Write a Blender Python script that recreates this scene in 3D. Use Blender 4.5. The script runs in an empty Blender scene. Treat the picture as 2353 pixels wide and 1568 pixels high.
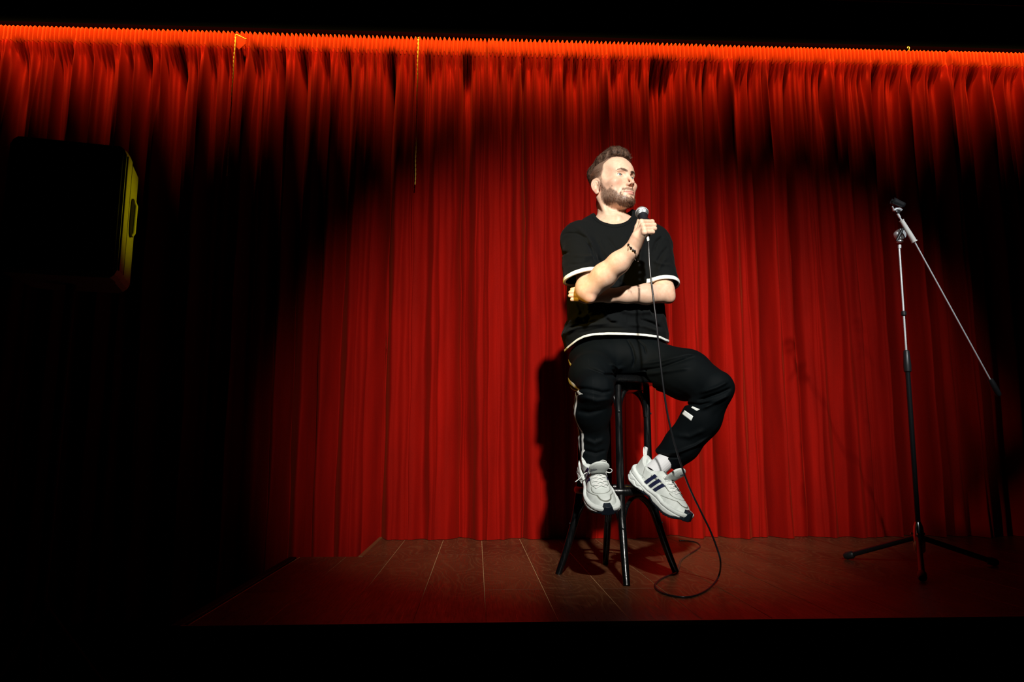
import bpy, math, random
import numpy as np
from mathutils import Vector, Matrix
random.seed(7); rng = np.random.default_rng(7)
PI = math.pi
col = bpy.context.scene.collection
scn = bpy.context.scene

# ------------------------------------------------------------------ camera
FPX = 1650.0; CAMH = 0.5
_th = math.atan(249 / FPX); _ps = math.atan(80 / FPX)
cF = np.array([math.sin(_ps) * math.cos(_th), math.cos(_ps) * math.cos(_th), math.sin(_th)])
cR = np.array([math.cos(_ps), -math.sin(_ps), 0.0]); cU = np.cross(cR, cF); cC = np.array([0, 0, CAMH])
cam = bpy.data.objects.new('camera', bpy.data.cameras.new('camera')); col.objects.link(cam)
cam.data.sensor_width = 36.0; cam.data.lens = FPX / 2353 * 36.0
cam.matrix_world = Matrix(((cR[0], cU[0], -cF[0], 0), (cR[1], cU[1], -cF[1], 0), (cR[2], cU[2], -cF[2], CAMH), (0, 0, 0, 1)))
cam.data.clip_start = 0.05
scn.camera = cam

def ray(x, y): return cF * FPX + cR * (x - 1176.5) - cU * (y - 784.0)
def W(x, y, Y):                       # the point seen at pixel (x, y) that lies Y metres into the room
    d = ray(x, y); return cC + d * (Y / d[1])
def FL(x, y, z=0.0):                  # the point seen at pixel (x, y) at height z
    d = ray(x, y); return cC + d * ((z - CAMH) / d[2])

# ------------------------------------------------------------------ world, lights, exposure
scn.view_settings.view_transform = 'Standard'; scn.view_settings.look = 'None'
scn.view_settings.exposure = 0.0; scn.view_settings.gamma = 1.0; scn.view_settings.use_curve_mapping = False
w = bpy.data.worlds.new('dark_room'); scn.world = w; w.use_nodes = True
w.node_tree.nodes['Background'].inputs[0].default_value = (0.5, 0.5, 0.6, 1)
w.node_tree.nodes['Background'].inputs[1].default_value = 0.0004

def spot(name, loc, target, power, colr, size_deg, blend, radius):
    l = bpy.data.lights.new(name, 'SPOT'); l.energy = power; l.color = colr
    l.spot_size = math.radians(size_deg); l.spot_blend = blend; l.shadow_soft_size = radius
    o = bpy.data.objects.new(name, l); col.objects.link(o); o.location = loc
    o.rotation_euler = (Vector(target) - Vector(loc)).to_track_quat('-Z', 'Y').to_euler(); return o
spot('key_spotlight', (0.38, -1.2, 3.0), (0.56, 3.2, 1.15), 1420, (1.0, 0.945, 0.87), 37, 1.0, 0.07)
spot('side_spotlight', (1.95, -0.6, 3.1), (1.86, 3.09, 1.45), 430, (0.97, 0.98, 1.0), 29, 1.0, 0.05)
spot('amber_spotlight', (-0.75, 1.9, 1.6), (0.45, 2.95, 1.05), 60, (1.0, 0.60, 0.04), 34, 0.8, 0.05)
spot('yellow_spotlight', (-0.30, 2.85, 1.60), (-1.27, 2.68, 1.40), 30, (1.0, 0.84, 0.0), 26, 1.0, 0.03)
def bar(name, loc, sx, sy, rot, power, colr):
    l = bpy.data.lights.new(name, 'AREA'); l.shape = 'RECTANGLE'; l.size = sx; l.size_y = sy; l.energy = power; l.color = colr
    o = bpy.data.objects.new(name, l); col.objects.link(o); o.location = loc; o.rotation_euler = rot; return o
_b = bar('curtain_top_light', (0.4, 3.84, 3.16), 7.4, 0.02, (math.radians(58), 0, 0), 56, (1.0, 0.72, 0.16)); _b.data.spread = math.radians(84)

# ------------------------------------------------------------------ materials
def mat(name, color, rough=0.5, metal=0.0, spec=0.5, coat=0.0, sheen=0.0, sss=0.0):
    m = bpy.data.materials.new(name); m.use_nodes = True; b = m.node_tree.nodes['Principled BSDF']
    b.inputs['Base Color'].default_value = (*color, 1); b.inputs['Roughness'].default_value = rough
    b.inputs['Metallic'].default_value = metal; b.inputs['Specular IOR Level'].default_value = spec
    b.inputs['Coat Weight'].default_value = coat; b.inputs['Sheen Weight'].default_value = sheen
    if sss: b.inputs['Subsurface Weight'].default_value = sss; b.inputs['Subsurface Radius'].default_value = (0.012, 0.005, 0.003)
    return m
class NT:
    def __init__(s, m): s.m = m; s.t = m.node_tree; s.b = s.t.nodes['Principled BSDF']
    def n(s, typ, ins=None, **kw):
        nd = s.t.nodes.new(typ)
        for k, v in kw.items(): setattr(nd, k, v)
        for k, v in (ins or {}).items():
            if isinstance(v, bpy.types.NodeSocket): s.t.links.new(v, nd.inputs[k])
            else: nd.inputs[k].default_value = v
        return nd
    def link(s, a, b): s.t.links.new(a, b)
    def math(s, op, a, b=0.0, c=None):
        d = {0: a, 1: b}
        if c is not None: d[2] = c
        return s.n('ShaderNodeMath', d, operation=op).outputs[0]
    def mix(s, f, a, b):
        nd = s.t.nodes.new('ShaderNodeMix'); nd.data_type = 'RGBA'
        for i, v in ((0, f), (6, a), (7, b)):
            if isinstance(v, bpy.types.NodeSocket): s.t.links.new(v, nd.inputs[i])
            else: nd.inputs[i].default_value = v if i == 0 else (*v, 1)
        return nd.outputs[2]
    def ramp(s, f, stops):
        nd = s.n('ShaderNodeValToRGB', {0: f}); cr = nd.color_ramp
        while len(cr.elements) < len(stops): cr.elements.new(0.5)
        for e, (p, c) in zip(cr.elements, stops): e.position = p; e.color = (*c, 1) if len(c) == 3 else c
        return nd.outputs[0]
    def noise(s, scale, vec=None, detail=2.0, rough=0.5, dist=0.0):
        ins = {'Scale': scale, 'Detail': detail, 'Roughness': rough, 'Distortion': dist}
        if vec is not None: ins['Vector'] = vec
        return s.n('ShaderNodeTexNoise', ins).outputs[0]
    def obj(s): return s.n('ShaderNodeTexCoord').outputs['Object']
    def bump(s, h, strength, dist=0.001):
        nd = s.n('ShaderNodeBump', {'Height': h, 'Strength': strength, 'Distance': dist}); s.link(nd.outputs[0], s.b.inputs['Normal'])
    def attr(s, name): return s.n('ShaderNodeAttribute', attribute_name=name)

M = {}
M['black_wall'] = mat('black_wall', (0.0015, 0.0015, 0.0015), 0.9, spec=0.2)
M['black_ceiling'] = mat('black_ceiling', (0.005, 0.005, 0.005), 0.95, spec=0.1)
# velvet curtain
m = mat('red_velvet', (0.42, 0.006, 0.002), 0.85, spec=0.08, sheen=0.10); t = NT(m)
t.b.inputs['Sheen Roughness'].default_value = 0.4; t.b.inputs['Sheen Tint'].default_value = (1, 0.12, 0.03, 1)
o_ = t.obj(); n1 = t.noise(220, o_, 3); mp = t.n('ShaderNodeMapping', {'Vector': o_, 'Scale': (6, 6, 0.8)}).outputs[0]; n2 = t.noise(2.5, mp, 4)
f = t.math('ADD', t.math('MULTIPLY', n1, 0.35), t.math('MULTIPLY', n2, 0.65))
t.link(t.ramp(f, [(0.3, (0.22, 0.0032, 0.0008)), (0.7, (0.36, 0.0048, 0.0012))]), t.b.inputs['Base Color']); t.bump(n1, 0.25, 0.001)
M['velvet'] = m
m = mat('curtain_header_lit', (0.36, 0.019, 0.0010), 0.85, spec=0.08, sheen=0.1); t = NT(m)  # same red cloth; the top light's orange glow is put into the colour
t.b.inputs['Sheen Tint'].default_value = (1, 0.2, 0.04, 1); t.bump(t.noise(250, t.obj(), 3), 0.25, 0.001); M['header_lit'] = m
# wood planks
m = mat('laminate_plank', (0.2, 0.08, 0.03), 0.34, spec=0.5); t = NT(m)
oi = t.n('ShaderNodeObjectInfo').outputs['Random']; o_ = t.obj()
off = t.n('ShaderNodeCombineXYZ', {0: t.math('MULTIPLY', oi, 37.0), 1: t.math('MULTIPLY', oi, 91.0), 2: t.math('MULTIPLY', oi, 13.0)}).outputs[0]
v = t.n('ShaderNodeVectorMath', {0: t.n('ShaderNodeMapping', {'Vector': o_, 'Scale': (1, 0.32, 1)}).outputs[0], 1: off}, operation='ADD').outputs[0]
cloud = t.noise(5.5, v, 2, 0.4, 0.5)
rings = t.math('FRACT', t.math('MULTIPLY', cloud, 19.0))
line = t.n('ShaderNodeMapRange', {0: t.math('ABSOLUTE', t.math('SUBTRACT', rings, 0.5)), 1: 0.28, 2: 0.5, 3: 0.0, 4: 1.0}).outputs[0]
fine = t.noise(1.0, t.n('ShaderNodeMapping', {'Vector': v, 'Scale': (300, 26, 1)}).outputs[0], 2)
big = t.noise(3.0, v, 2)
base = t.ramp(big, [(0.3, (0.070, 0.022, 0.009)), (0.7, (0.15, 0.055, 0.021))])
c1 = t.mix(t.math('MULTIPLY', line, t.math('MULTIPLY', fine, 0.95)), base, (0.22, 0.10, 0.04))
t.link(c1, t.b.inputs['Base Color'])
t.link(t.ramp(fine, [(0.3, (0.26,) * 3), (0.7, (0.46,) * 3)]), t.b.inputs['Roughness']); t.bump(fine, 0.12, 0.0006)
M['plank'] = m
M['joint'] = mat('laminate_core', (0.75, 0.48, 0.22), 0.6)
M['edge_trim'] = mat('stage_edge_trim', (0.22, 0.11, 0.04), 0.35, spec=0.6)
M['fascia'] = mat('stage_fascia', (0.006, 0.005, 0.005), 0.7, spec=0.2)
M['screw'] = mat('screw_metal', (0.6, 0.5, 0.35), 0.3, 1.0)
M['hall_floor'] = mat('hall_floor', (0.006, 0.006, 0.006), 0.9, spec=0.1)
m = mat('black_lacquered_wood', (0.003, 0.0035, 0.004), 0.3, spec=0.45, coat=0.1); t = NT(m)
n1 = t.noise(1.0, t.n('ShaderNodeMapping', {'Vector': t.obj(), 'Scale': (150, 150, 14)}).outputs[0], 3)
t.link(t.ramp(n1, [(0.35, (0.18,) * 3), (0.7, (0.42,) * 3)]), t.b.inputs['Roughness']); t.bump(n1, 0.12, 0.0008); M['lacquer'] = m
M['steel_black'] = mat('black_steel_tube', (0.02, 0.022, 0.025), 0.22, 0.3, spec=0.8)
M['steel_grey'] = mat('satin_grey_metal', (0.78, 0.83, 0.85), 0.38, 0.3, spec=0.7)
M['chrome'] = mat('chrome', (0.75, 0.8, 0.85), 0.16, 1.0)
M['plastic_black'] = mat('black_plastic', (0.02, 0.021, 0.023), 0.38, spec=0.5)
M['grille_black'] = mat('black_grille', (0.004, 0.004, 0.004), 0.7, spec=0.15)
m = mat('speaker_cabinet', (0.22, 0.22, 0.20), 0.55, spec=0.3); t = NT(m); t.bump(t.noise(400, t.obj(), 2), 0.3, 0.0006); M['cabinet'] = m
M['cabinet_dark'] = mat('speaker_front', (0.005, 0.005, 0.005), 0.7, spec=0.1)
m = mat('microphone_mesh', (0.75, 0.79, 0.80), 0.3, 0.85); t = NT(m)
vo = t.n('ShaderNodeTexVoronoi', {'Vector': t.obj(), 'Scale': 700.0}).outputs[0]
t.link(t.ramp(vo, [(0.45, (0.85, 0.9, 0.9)), (0.75, (0.32, 0.34, 0.34))]), t.b.inputs['Base Color']); t.bump(vo, 0.8, 0.001); M['mic_mesh'] = m
M['mic_body'] = mat('microphone_body', (0.018, 0.018, 0.022), 0.3, 0.2, spec=0.6)
M['connector'] = mat('white_taped_connector', (0.86, 0.85, 0.80), 0.45)
M['cable'] = mat('black_rubber_cable', (0.012, 0.013, 0.015), 0.3, spec=0.6)
M['cable_tape'] = mat('brown_cable_tape', (0.10, 0.045, 0.025), 0.5)
M['gold'] = mat('gold_cord', (0.85, 0.5, 0.06), 0.4, 0.2)
M['rail'] = mat('curtain_rail', (0.0012, 0.0001, 0.0001), 0.9, spec=0.0)
# clothes
def fabric(name, c, sc, rough=0.9, sheen=0.1, spec=0.2):
    m = mat(name, c, rough, spec=spec, sheen=sheen); t = NT(m); t.bump(t.noise(sc, t.obj(), 2), 0.25, 0.0008); return m
M['shirt'] = fabric('black_cotton', (0.0042, 0.0054, 0.006), 900, sheen=0.015, spec=0.10)
M['trim_white'] = fabric('white_cotton_edge', (0.82, 0.86, 0.84), 900)
m = mat('black_tracksuit_knit', (0.002, 0.0035, 0.0045), 0.75, spec=0.10, sheen=0.0); t = NT(m)
at = t.attr('stripe').outputs['Fac']
st = t.math('MULTIPLY', t.math('GREATER_THAN', t.math('SINE', t.math('MULTIPLY', at, 2 * PI / 0.026)), 0.05), t.math('LESS_THAN', t.math('ABSOLUTE', t.math('SUBTRACT', at, 0.0065)), 0.0385))
t.link(t.mix(st, (0.0010, 0.0026, 0.0036), (0.75, 0.76, 0.74)), t.b.inputs['Base Color']); t.bump(t.noise(1100, t.obj(), 2), 0.2, 0.0006); M['trousers'] = m
M['stripe_white'] = fabric('white_stripe_tape', (0.80, 0.85, 0.84), 900, rough=0.6)
m = mat('white_leather', (0.60, 0.63, 0.59), 0.5, spec=0.35); t = NT(m); n1 = t.noise(22, t.obj(), 4, 0.6)
t.link(t.ramp(n1, [(0.35, (0.62, 0.68, 0.65)), (0.65, (0.78, 0.84, 0.82))]), t.b.inputs['Base Color']); t.bump(t.noise(500, t.obj(), 2), 0.15, 0.0006); M['leather'] = m
M['midsole'] = mat('white_foam', (0.76, 0.82, 0.80), 0.55, spec=0.3)
M['navy'] = mat('navy_synthetic', (0.006, 0.010, 0.045), 0.5)
M['outsole'] = mat('dark_navy_rubber', (0.006, 0.012, 0.022), 0.5)
M['lace'] = fabric('white_lace', (0.76, 0.79, 0.77), 1200)
M['seam'] = mat('stitched_seam_groove', (0.16, 0.17, 0.15), 0.8)
M['lettering'] = mat('navy_print', (0.01, 0.015, 0.05), 0.5)
M['sock'] = fabric('white_ribbed_sock', (0.66, 0.68, 0.70), 700)
# skin, hair, eyes
m = mat('skin', (0.75, 0.45, 0.32), 0.46, spec=0.35, sss=0.12); t = NT(m)
A = lambda n: t.attr(n).outputs['Fac']
nz = t.noise(60, t.obj(), 4, 0.6); c = t.ramp(nz, [(0.3, (0.74, 0.45, 0.31)), (0.7, (0.83, 0.56, 0.41))])
c = t.mix(A('red'), c, (0.60, 0.21, 0.15)); c = t.mix(A('lip'), c, (0.58, 0.22, 0.19))
c = t.mix(A('stubble'), c, (0.11, 0.068, 0.048)); c = t.mix(A('dark'), c, (0.10, 0.04, 0.03))
t.link(c, t.b.inputs['Base Color']); t.bump(t.noise(260, t.obj(), 3), 0.12, 0.0008); M['skin'] = m
def hairmat(name, c1, c2):
    m = mat(name, c1, 0.6, spec=0.2); t = NT(m)
    t.link(t.ramp(t.noise(90, t.obj(), 3), [(0.35, c1), (0.65, c2)]), t.b.inputs['Base Color']); return m
M['hair'] = hairmat('brown_hair', (0.028, 0.015, 0.010), (0.12, 0.068, 0.045))
M['beard'] = hairmat('auburn_beard', (0.055, 0.020, 0.010), (0.17, 0.065, 0.032))
m = mat('eyeball', (0.8, 0.78, 0.75), 0.12, spec=0.6, coat=0.5); t = NT(m)
sep = t.n('ShaderNodeSeparateXYZ', {0: t.obj()}); rr = t.math('SQRT', t.math('ADD', t.math('POWER', sep.outputs[0], 2.0), t.math('POWER', sep.outputs[2], 2.0)))
fr = t.math('GREATER_THAN', sep.outputs[1], 0.0)
iris = t.math('MULTIPLY', t.math('LESS_THAN', rr, 0.0054), fr); pup = t.math('MULTIPLY', t.math('LESS_THAN', rr, 0.0023), fr); limb = t.math('MULTIPLY', t.math('LESS_THAN', rr, 0.0061), fr)
c = t.mix(limb, (0.80, 0.76, 0.73), (0.10, 0.13, 0.13)); c = t.mix(iris, c, (0.20, 0.27, 0.25)); c = t.mix(pup, c, (0.005, 0.005, 0.005)); t.link(c, t.b.inputs['Base Color']); M['eye'] = m
M['bead'] = mat('black_glass_bead', (0.008, 0.008, 0.009), 0.12, spec=0.7)
M['bead_grey'] = mat('grey_stone_bead', (0.10, 0.11, 0.115), 0.45)
M['bead_silver'] = mat('silver_bead', (0.6, 0.6, 0.58), 0.25, 0.9)

# ------------------------------------------------------------------ mesh helpers
def mesh_obj(name, V, Fs, m, parent=None, smooth=True, attrs=None):
    me = bpy.data.meshes.new(name)
    V = np.asarray(V, np.float32)
    if isinstance(Fs, np.ndarray):
        nf, k = Fs.shape
        me.vertices.add(len(V)); me.vertices.foreach_set('co', V.ravel())
        me.loops.add(nf * k); me.loops.foreach_set('vertex_index', Fs.astype(np.int32).ravel())
        me.polygons.add(nf); me.polygons.foreach_set('loop_start', np.arange(0, nf * k, k, dtype=np.int32))
        me.update(calc_edges=True); me.validate()
    else:
        me.from_pydata([tuple(map(float, v)) for v in V], [], Fs); me.update()
    if smooth: me.polygons.foreach_set('use_smooth', np.ones(len(me.polygons), bool))
    for k, a in (attrs or {}).items():
        at = me.attributes.new(k, 'FLOAT', 'POINT'); at.data.foreach_set('value', np.asarray(a, np.float32))
    if m is not None: me.materials.append(m)
    o = bpy.data.objects.new(name, me); col.objects.link(o)
    if parent is not None: o.parent = parent
    return o
def empty(name, loc=(0, 0, 0)):
    o = bpy.data.objects.new(name, None); col.objects.link(o); o.location = loc; o.empty_display_size = 0.1; return o
def tag(o, label=None, cat=None, group=None, kind=None):
    if label: o['label'] = label
    if cat: o['category'] = cat
    if group: o['group'] = group
    if kind: o['kind'] = kind
    return o
class MB:                                   # gathers boxes, tubes and lathes into one mesh
    def __init__(s): s.V = []; s.F = []
    def add(s, V, F):
        b = len(s.V); s.V += [tuple(map(float, v)) for v in V]; s.F += [tuple(b + i for i in f) for f in F]; return s
    def box(s, lo, hi, Mx=None, bev=0.0):
        x0, y0, z0 = lo; x1, y1, z1 = hi
        if bev <= 0:
            V = [(x, y, z) for z in (z0, z1) for y in (y0, y1) for x in (x0, x1)]
            F = [(0, 2, 3, 1), (4, 5, 7, 6), (0, 1, 5, 4), (2, 6, 7, 3), (0, 4, 6, 2), (1, 3, 7, 5)]
        else:
            V = []; F = []; b = bev; oc = lambda z, d: [(x0 + b, y0 + d, z), (x1 - b, y0 + d, z), (x1 - d, y0 + b, z), (x1 - d, y1 - b, z), (x1 - b, y1 - d, z), (x0 + b, y1 - d, z), (x0 + d, y1 - b, z), (x0 + d, y0 + b, z)]
            for z, d in ((z0, b * 0.7), (z0 + b, 0), (z1 - b, 0), (z1, b * 0.7)): V += oc(z, d)
            for k in range(3):
                for i in range(8): j = (i + 1) % 8; F.append((k * 8 + i, k * 8 + j, k * 8 + 8 + j, k * 8 + 8 + i))
            F += [tuple(range(7, -1, -1)), tuple(range(24, 32))]
        if Mx is not None: V = [tuple(Mx @ Vector(v)) for v in V]
        return s.add(V, F)
    def tube(s, pts, r, n=12, cap=True, flat=None):
        P = [np.array(p, float) for p in pts]; R = r if hasattr(r, '__len__') else [r] * len(P)
        T = [P[min(i + 1, len(P) - 1)] - P[max(i - 1, 0)] for i in range(len(P))]; T = [q / (np.linalg.norm(q) + 1e-12) for q in T]
        u = np.cross(T[0], (0, 0, 1) if flat is None else flat)
        if np.linalg.norm(u) < 1e-3: u = np.cross(T[0], (1, 0, 0))
        V = []; F = []
        for p, tt, rr in zip(P, T, R):
            u = u - tt * (u @ tt); u /= np.linalg.norm(u); vv = np.cross(tt, u)
            ra, rb = rr if isinstance(rr, tuple) else (rr, rr)
            V += [p + u * ra * math.cos(a) + vv * rb * math.sin(a) for a in [2 * PI * k / n for k in range(n)]]
        for i in range(len(P) - 1):
            for k in range(n): q = (k + 1) % n; F.append((i * n + k, i * n + q, (i + 1) * n + q, (i + 1) * n + k))
        if cap: F += [tuple(range(n - 1, -1, -1)), tuple((len(P) - 1) * n + k for k in range(n))]
        return s.add(V, F)
    def lathe(s, prof, a, b, n=24):               # prof: (distance along a->b, radius)
        a = np.array(a, float); b = np.array(b, float); d = (b - a) / np.linalg.norm(b - a)
        pts = [a + d * h for h, _ in prof]; u = np.cross(d, (0.3, 0.9, 0.1)); u /= np.linalg.norm(u); v_ = np.cross(d, u)
        V = []; F = []
        for p, (_, r) in zip(pts, prof): V += [p + u * r * math.cos(t) + v_ * r * math.sin(t) for t in [2 * PI * k / n for k in range(n)]]
        for i in range(len(pts) - 1):
            for k in range(n): q = (k + 1) % n; F.append((i * n + k, i * n + q, (i + 1) * n + q, (i + 1) * n + k))
        F += [tuple(range(n - 1, -1, -1)), tuple((len(pts) - 1) * n + k for k in range(n))]
        return s.add(V, F)
    def build(s, name, m, parent=None, smooth=True, auto=True):
        o = mesh_obj(name, s.V, s.F, m, parent, smooth)
        if smooth and auto:
            try:
                o.data.set_sharp_from_angle(angle=math.radians(40))
            except Exception: pass
        return o
def spline(pts, n=8):                         # Catmull-Rom through the points
    P = [np.array(p, float) for p in pts]; P = [2 * P[0] - P[1]] + P + [2 * P[-1] - P[-2]]; out = []
    for i in range(1, len(P) - 2):
        a, b, c, d = P[i - 1:i + 3]
        for k in range(n):
            t = k / n; out.append(0.5 * ((2 * b) + (c - a) * t + (2 * a - 5 * b + 4 * c - d) * t * t + (3 * b - a - 3 * c + d) * t ** 3))
    out.append(P[-2]); return out

# ------------------------------------------------------------------ the room
YC = 4.10                                     # the curtain's plane
def struct(name, m, *boxes):
    b = MB()
    for lo, hi in boxes: b.box(lo, hi)
    return tag(b.build(name, m, None, False), kind='structure')
HF = -0.62
struct('floor', M['hall_floor'], ((-4, -4, HF - 0.1), (5, 4.5, HF)))
struct('ceiling', M['black_ceiling'], ((-4, -4, 3.75), (5, 4.5, 3.85)))
struct('wall_back', M['black_wall'], ((-4, 4.4, HF), (5, 4.5, 3.75)))
struct('wall_left', M['black_wall'], ((-4.1, -4, HF), (-4, 4.5, 3.75)))
struct('wall_right', M['black_wall'], ((5, -4, HF), (5.1, 4.5, 3.75)))

# ------------------------------------------------------------------ the stage
SX0, SX1, SY0, SY1, NX, NY = -0.829, 3.9, 2.205, 4.36, -0.535, 3.53
stage = empty('stage', (1.5, 3.2, HF)); tag(stage, 'low stage with glossy reddish brown laminate planks under the red curtain', 'stage')
def on_stage(o): o.parent = stage; o.matrix_parent_inverse = Matrix.Translation((-1.5, -3.2, -HF)); return o
PW = 0.2137; PX0 = 0.031
b = MB(); b.box((SX0 - 0.03, SY0 + 0.02, HF), (SX1, NY, -0.012)); b.box((NX, NY, HF), (SX1, SY1, -0.012))
on_stage(b.build('fascia', M['fascia'], None, False))
b = MB(); b.box((SX0, SY0, -0.0119), (SX1, NY, -0.0016)); b.box((NX, NY, -0.0119), (SX1, SY1, -0.0016))
on_stage(b.build('underlay', M['joint'], None, False))
for k in range(-4, 19):
    xa, xb = PX0 + PW * k, PX0 + PW * (k + 1); yj = 2.69 if k % 2 == 0 else 3.575
    end = SY1
    xlo = max(xa, SX0)
    segs = [(SY0, yj), (yj, end)]
    for y0, y1 in segs:
        parts = [(xlo, xb, y0, y1)]
        if xb <= NX + 0.001: parts = [(xlo, xb, y0, min(y1, NY))]
        elif xa < NX < xb: 
            parts = [(xlo, xb, y0, min(y1, NY)), (NX, xb, max(NY - 0.0, y0), y1)] if y1 > NY else [(xlo, xb, y0, y1)]
            if y1 > NY and y0 >= NY: parts = parts[1:]
        for (x0, x1, ya, yb) in parts:
            if yb - ya < 0.03: continue
            g = 0.0011 if ya > 2.3 else 0.0011
            o = MB().box((-(x1 - x0) / 2 + g, -(yb - ya) / 2 + g * 0.6, -0.010), ((x1 - x0) / 2 - g, (yb - ya) / 2 - g * 0.6, 0.0), bev=0.0006).build('plank', M['plank'], None, False)
            o.location = ((x0 + x1) / 2, (ya + yb) / 2, 0); on_stage(o)
o = MB().box((SX0 - 0.03, SY0 - 0.012, -0.016), (SX1, SY0, 0.0005), bev=0.002).build('edge_trim', M['edge_trim'], None, False); on_stage(o)
o = MB().box((SX0 - 0.045, SY0 - 0.012, -0.02), (SX0 - 0.012, NY, 0.0015), bev=0.003).build('edge_trim', M['fascia'], None, False); on_stage(o)
o = MB().box((NX - 0.02, NY, -0.02), (NX, SY1, 0.002), bev=0.002).build('edge_trim', M['edge_trim'], None, False); on_stage(o)
for px_, py_ in ((436, 1459), (607, 1458), (783, 1458), (955, 1457), (1128, 1457), (1293, 1455), (1463, 1453), (1628, 1451), (1800, 1449), (1954, 1447), (2113, 1447), (2270, 1444)):
    p = W(px_, py_, SY0 + 0.02)
    on_stage(MB().lathe([(0, 0.0042), (0.0018, 0.0036), (0.0024, 0.001)], (p[0], SY0 + 0.021, p[2]), (p[0], SY0 - 0.5, p[2]), 10).build('screw', M['screw']))

# ------------------------------------------------------------------ the curtains
def cx_(px, py=700): return W(px, py, YC)[0]
ZT = W(1176, 96, YC)[2]
mainc = [8, 60, 105, 150, 205, 250, 290, 335, 372, 410, 447, 482, 522, 560, 617, 668, 729, 780, 844, 882, 940, 1007, 1058, 1093, 1150, 1206, 1255, 1303, 1345, 1392, 1432, 1475, 1516, 1541, 1557, 1604, 1646, 1679, 1732, 1757, 1808, 1843, 1880, 1932, 1985, 2030, 2062, 2105, 2150, 2195, 2245, 2290, 2340, 2395, 2440]
deepc = {617, 668, 729, 882, 1058, 1303, 1516, 1541, 1646, 1757, 1843, 1206, 2062, 2150, 372, 290}
creases = []
for p in mainc:
    d = 0.15 if p in deepc else random.uniform(0.04, 0.09)
    creases.append((cx_(p), d, random.uniform(0.012, 0.032), random.uniform(0.25, 1.0) if p not in deepc else 1.0, 9.9, random.uniform(-0.02, 0.02)))
xx = cx_(-60)
while xx < cx_(2440):                          # the many short folds that hang from the heading and fade out
    creases.append((xx, random.uniform(0.03, 0.075), random.uniform(0.006, 0.014), 1.0, random.uniform(0.3, 1.0), random.uniform(-0.05, 0.05))); xx += random.uniform(0.034, 0.060)
pl = []; xx = cx_(-120)
while xx < cx_(2500): pl.append(xx); xx += random.uniform(0.021, 0.031)
pl = np.array(pl)
cz = [0.0, 0.006, 0.014, 0.03, 0.05, 0.07, 0.085, 0.095, 0.105, 0.12, 0.14, 0.17, 0.2, 0.24, 0.28, 0.33, 0.38, 0.45, 0.52, 0.6, 0.7, 0.8, 0.95, 1.1, 1.3, 1.5, 1.7, 1.9, 2.1, 2.3, 2.5, 2.7, 2.85]
def curtain_surface(x, h):                      # forward displacement of the cloth at (x, distance below the top)
    X, Hh = np.meshgrid(x, h, indexing='ij'); D = np.zeros_like(X)
    # pencil pleats of the heading
    i = np.clip(np.searchsorted(pl, X) - 1, 0, len(pl) - 2); s = (X - pl[i]) / (pl[i + 1] - pl[i])
    pleat = np.sin(PI * s) ** 2.6 - 0.4
    hd = np.clip(1 - (Hh - 0.09) / 0.07, 0, 1) + 0.55 * np.exp(-np.clip(Hh - 0.1, 0, 9) / 0.30) * (Hh > 0.09)
    D += 0.048 * pleat * np.clip(hd, 0, 1) * (0.55 + 0.45 * np.clip(Hh / 0.012, 0, 1))
    grow = np.clip((Hh - 0.080) / 0.14, 0, 1) ** 0.8
    for (c, d, w_, ws, L, dr) in creases:
        m_ = np.abs(x - c) < 0.16
        if not m_.any(): continue
        xs = X[m_]; hs = Hh[m_]; cc = c + dr * np.exp(-hs / 0.5) * 0.8 + 0.006 * np.sin(hs * 2.3 + c * 40)
        u = np.abs(xs - cc); wv = w_ * (1 + 0.5 * np.clip(hs, 0, 2.4) * (L > 5))
        D[m_] -= d * grow[m_] * (np.exp(-(u / wv) ** 2) if L < 5 else np.exp(-u / wv)) * (np.exp(-(hs / L) ** 2) if L < 5 else 1.0)
    for fq, am, ph in ((9.1, 0.026, 0.3), (17.3, 0.024, 1.1), (27.0, 0.009, 2.2)):
        D += am * grow * np.sin(fq * 2 * PI / 2.2 * X / 1.0 + ph + 0.5 * np.sin(Hh * 1.3 + X * 3))
    return D
seams = [cx_(-90), cx_(547), cx_(1117), cx_(1643), cx_(2223), cx_(2460)]
descr = ['red velvet curtain panel left of the long gold cord', 'red velvet curtain panel just right of the long gold cord, left of centre',
         'red velvet curtain panel hanging right behind the seated man', 'red velvet curtain panel right of the man, behind the microphone stand shadow', 'red velvet curtain panel at the far right edge, mostly in the dark']
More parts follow.
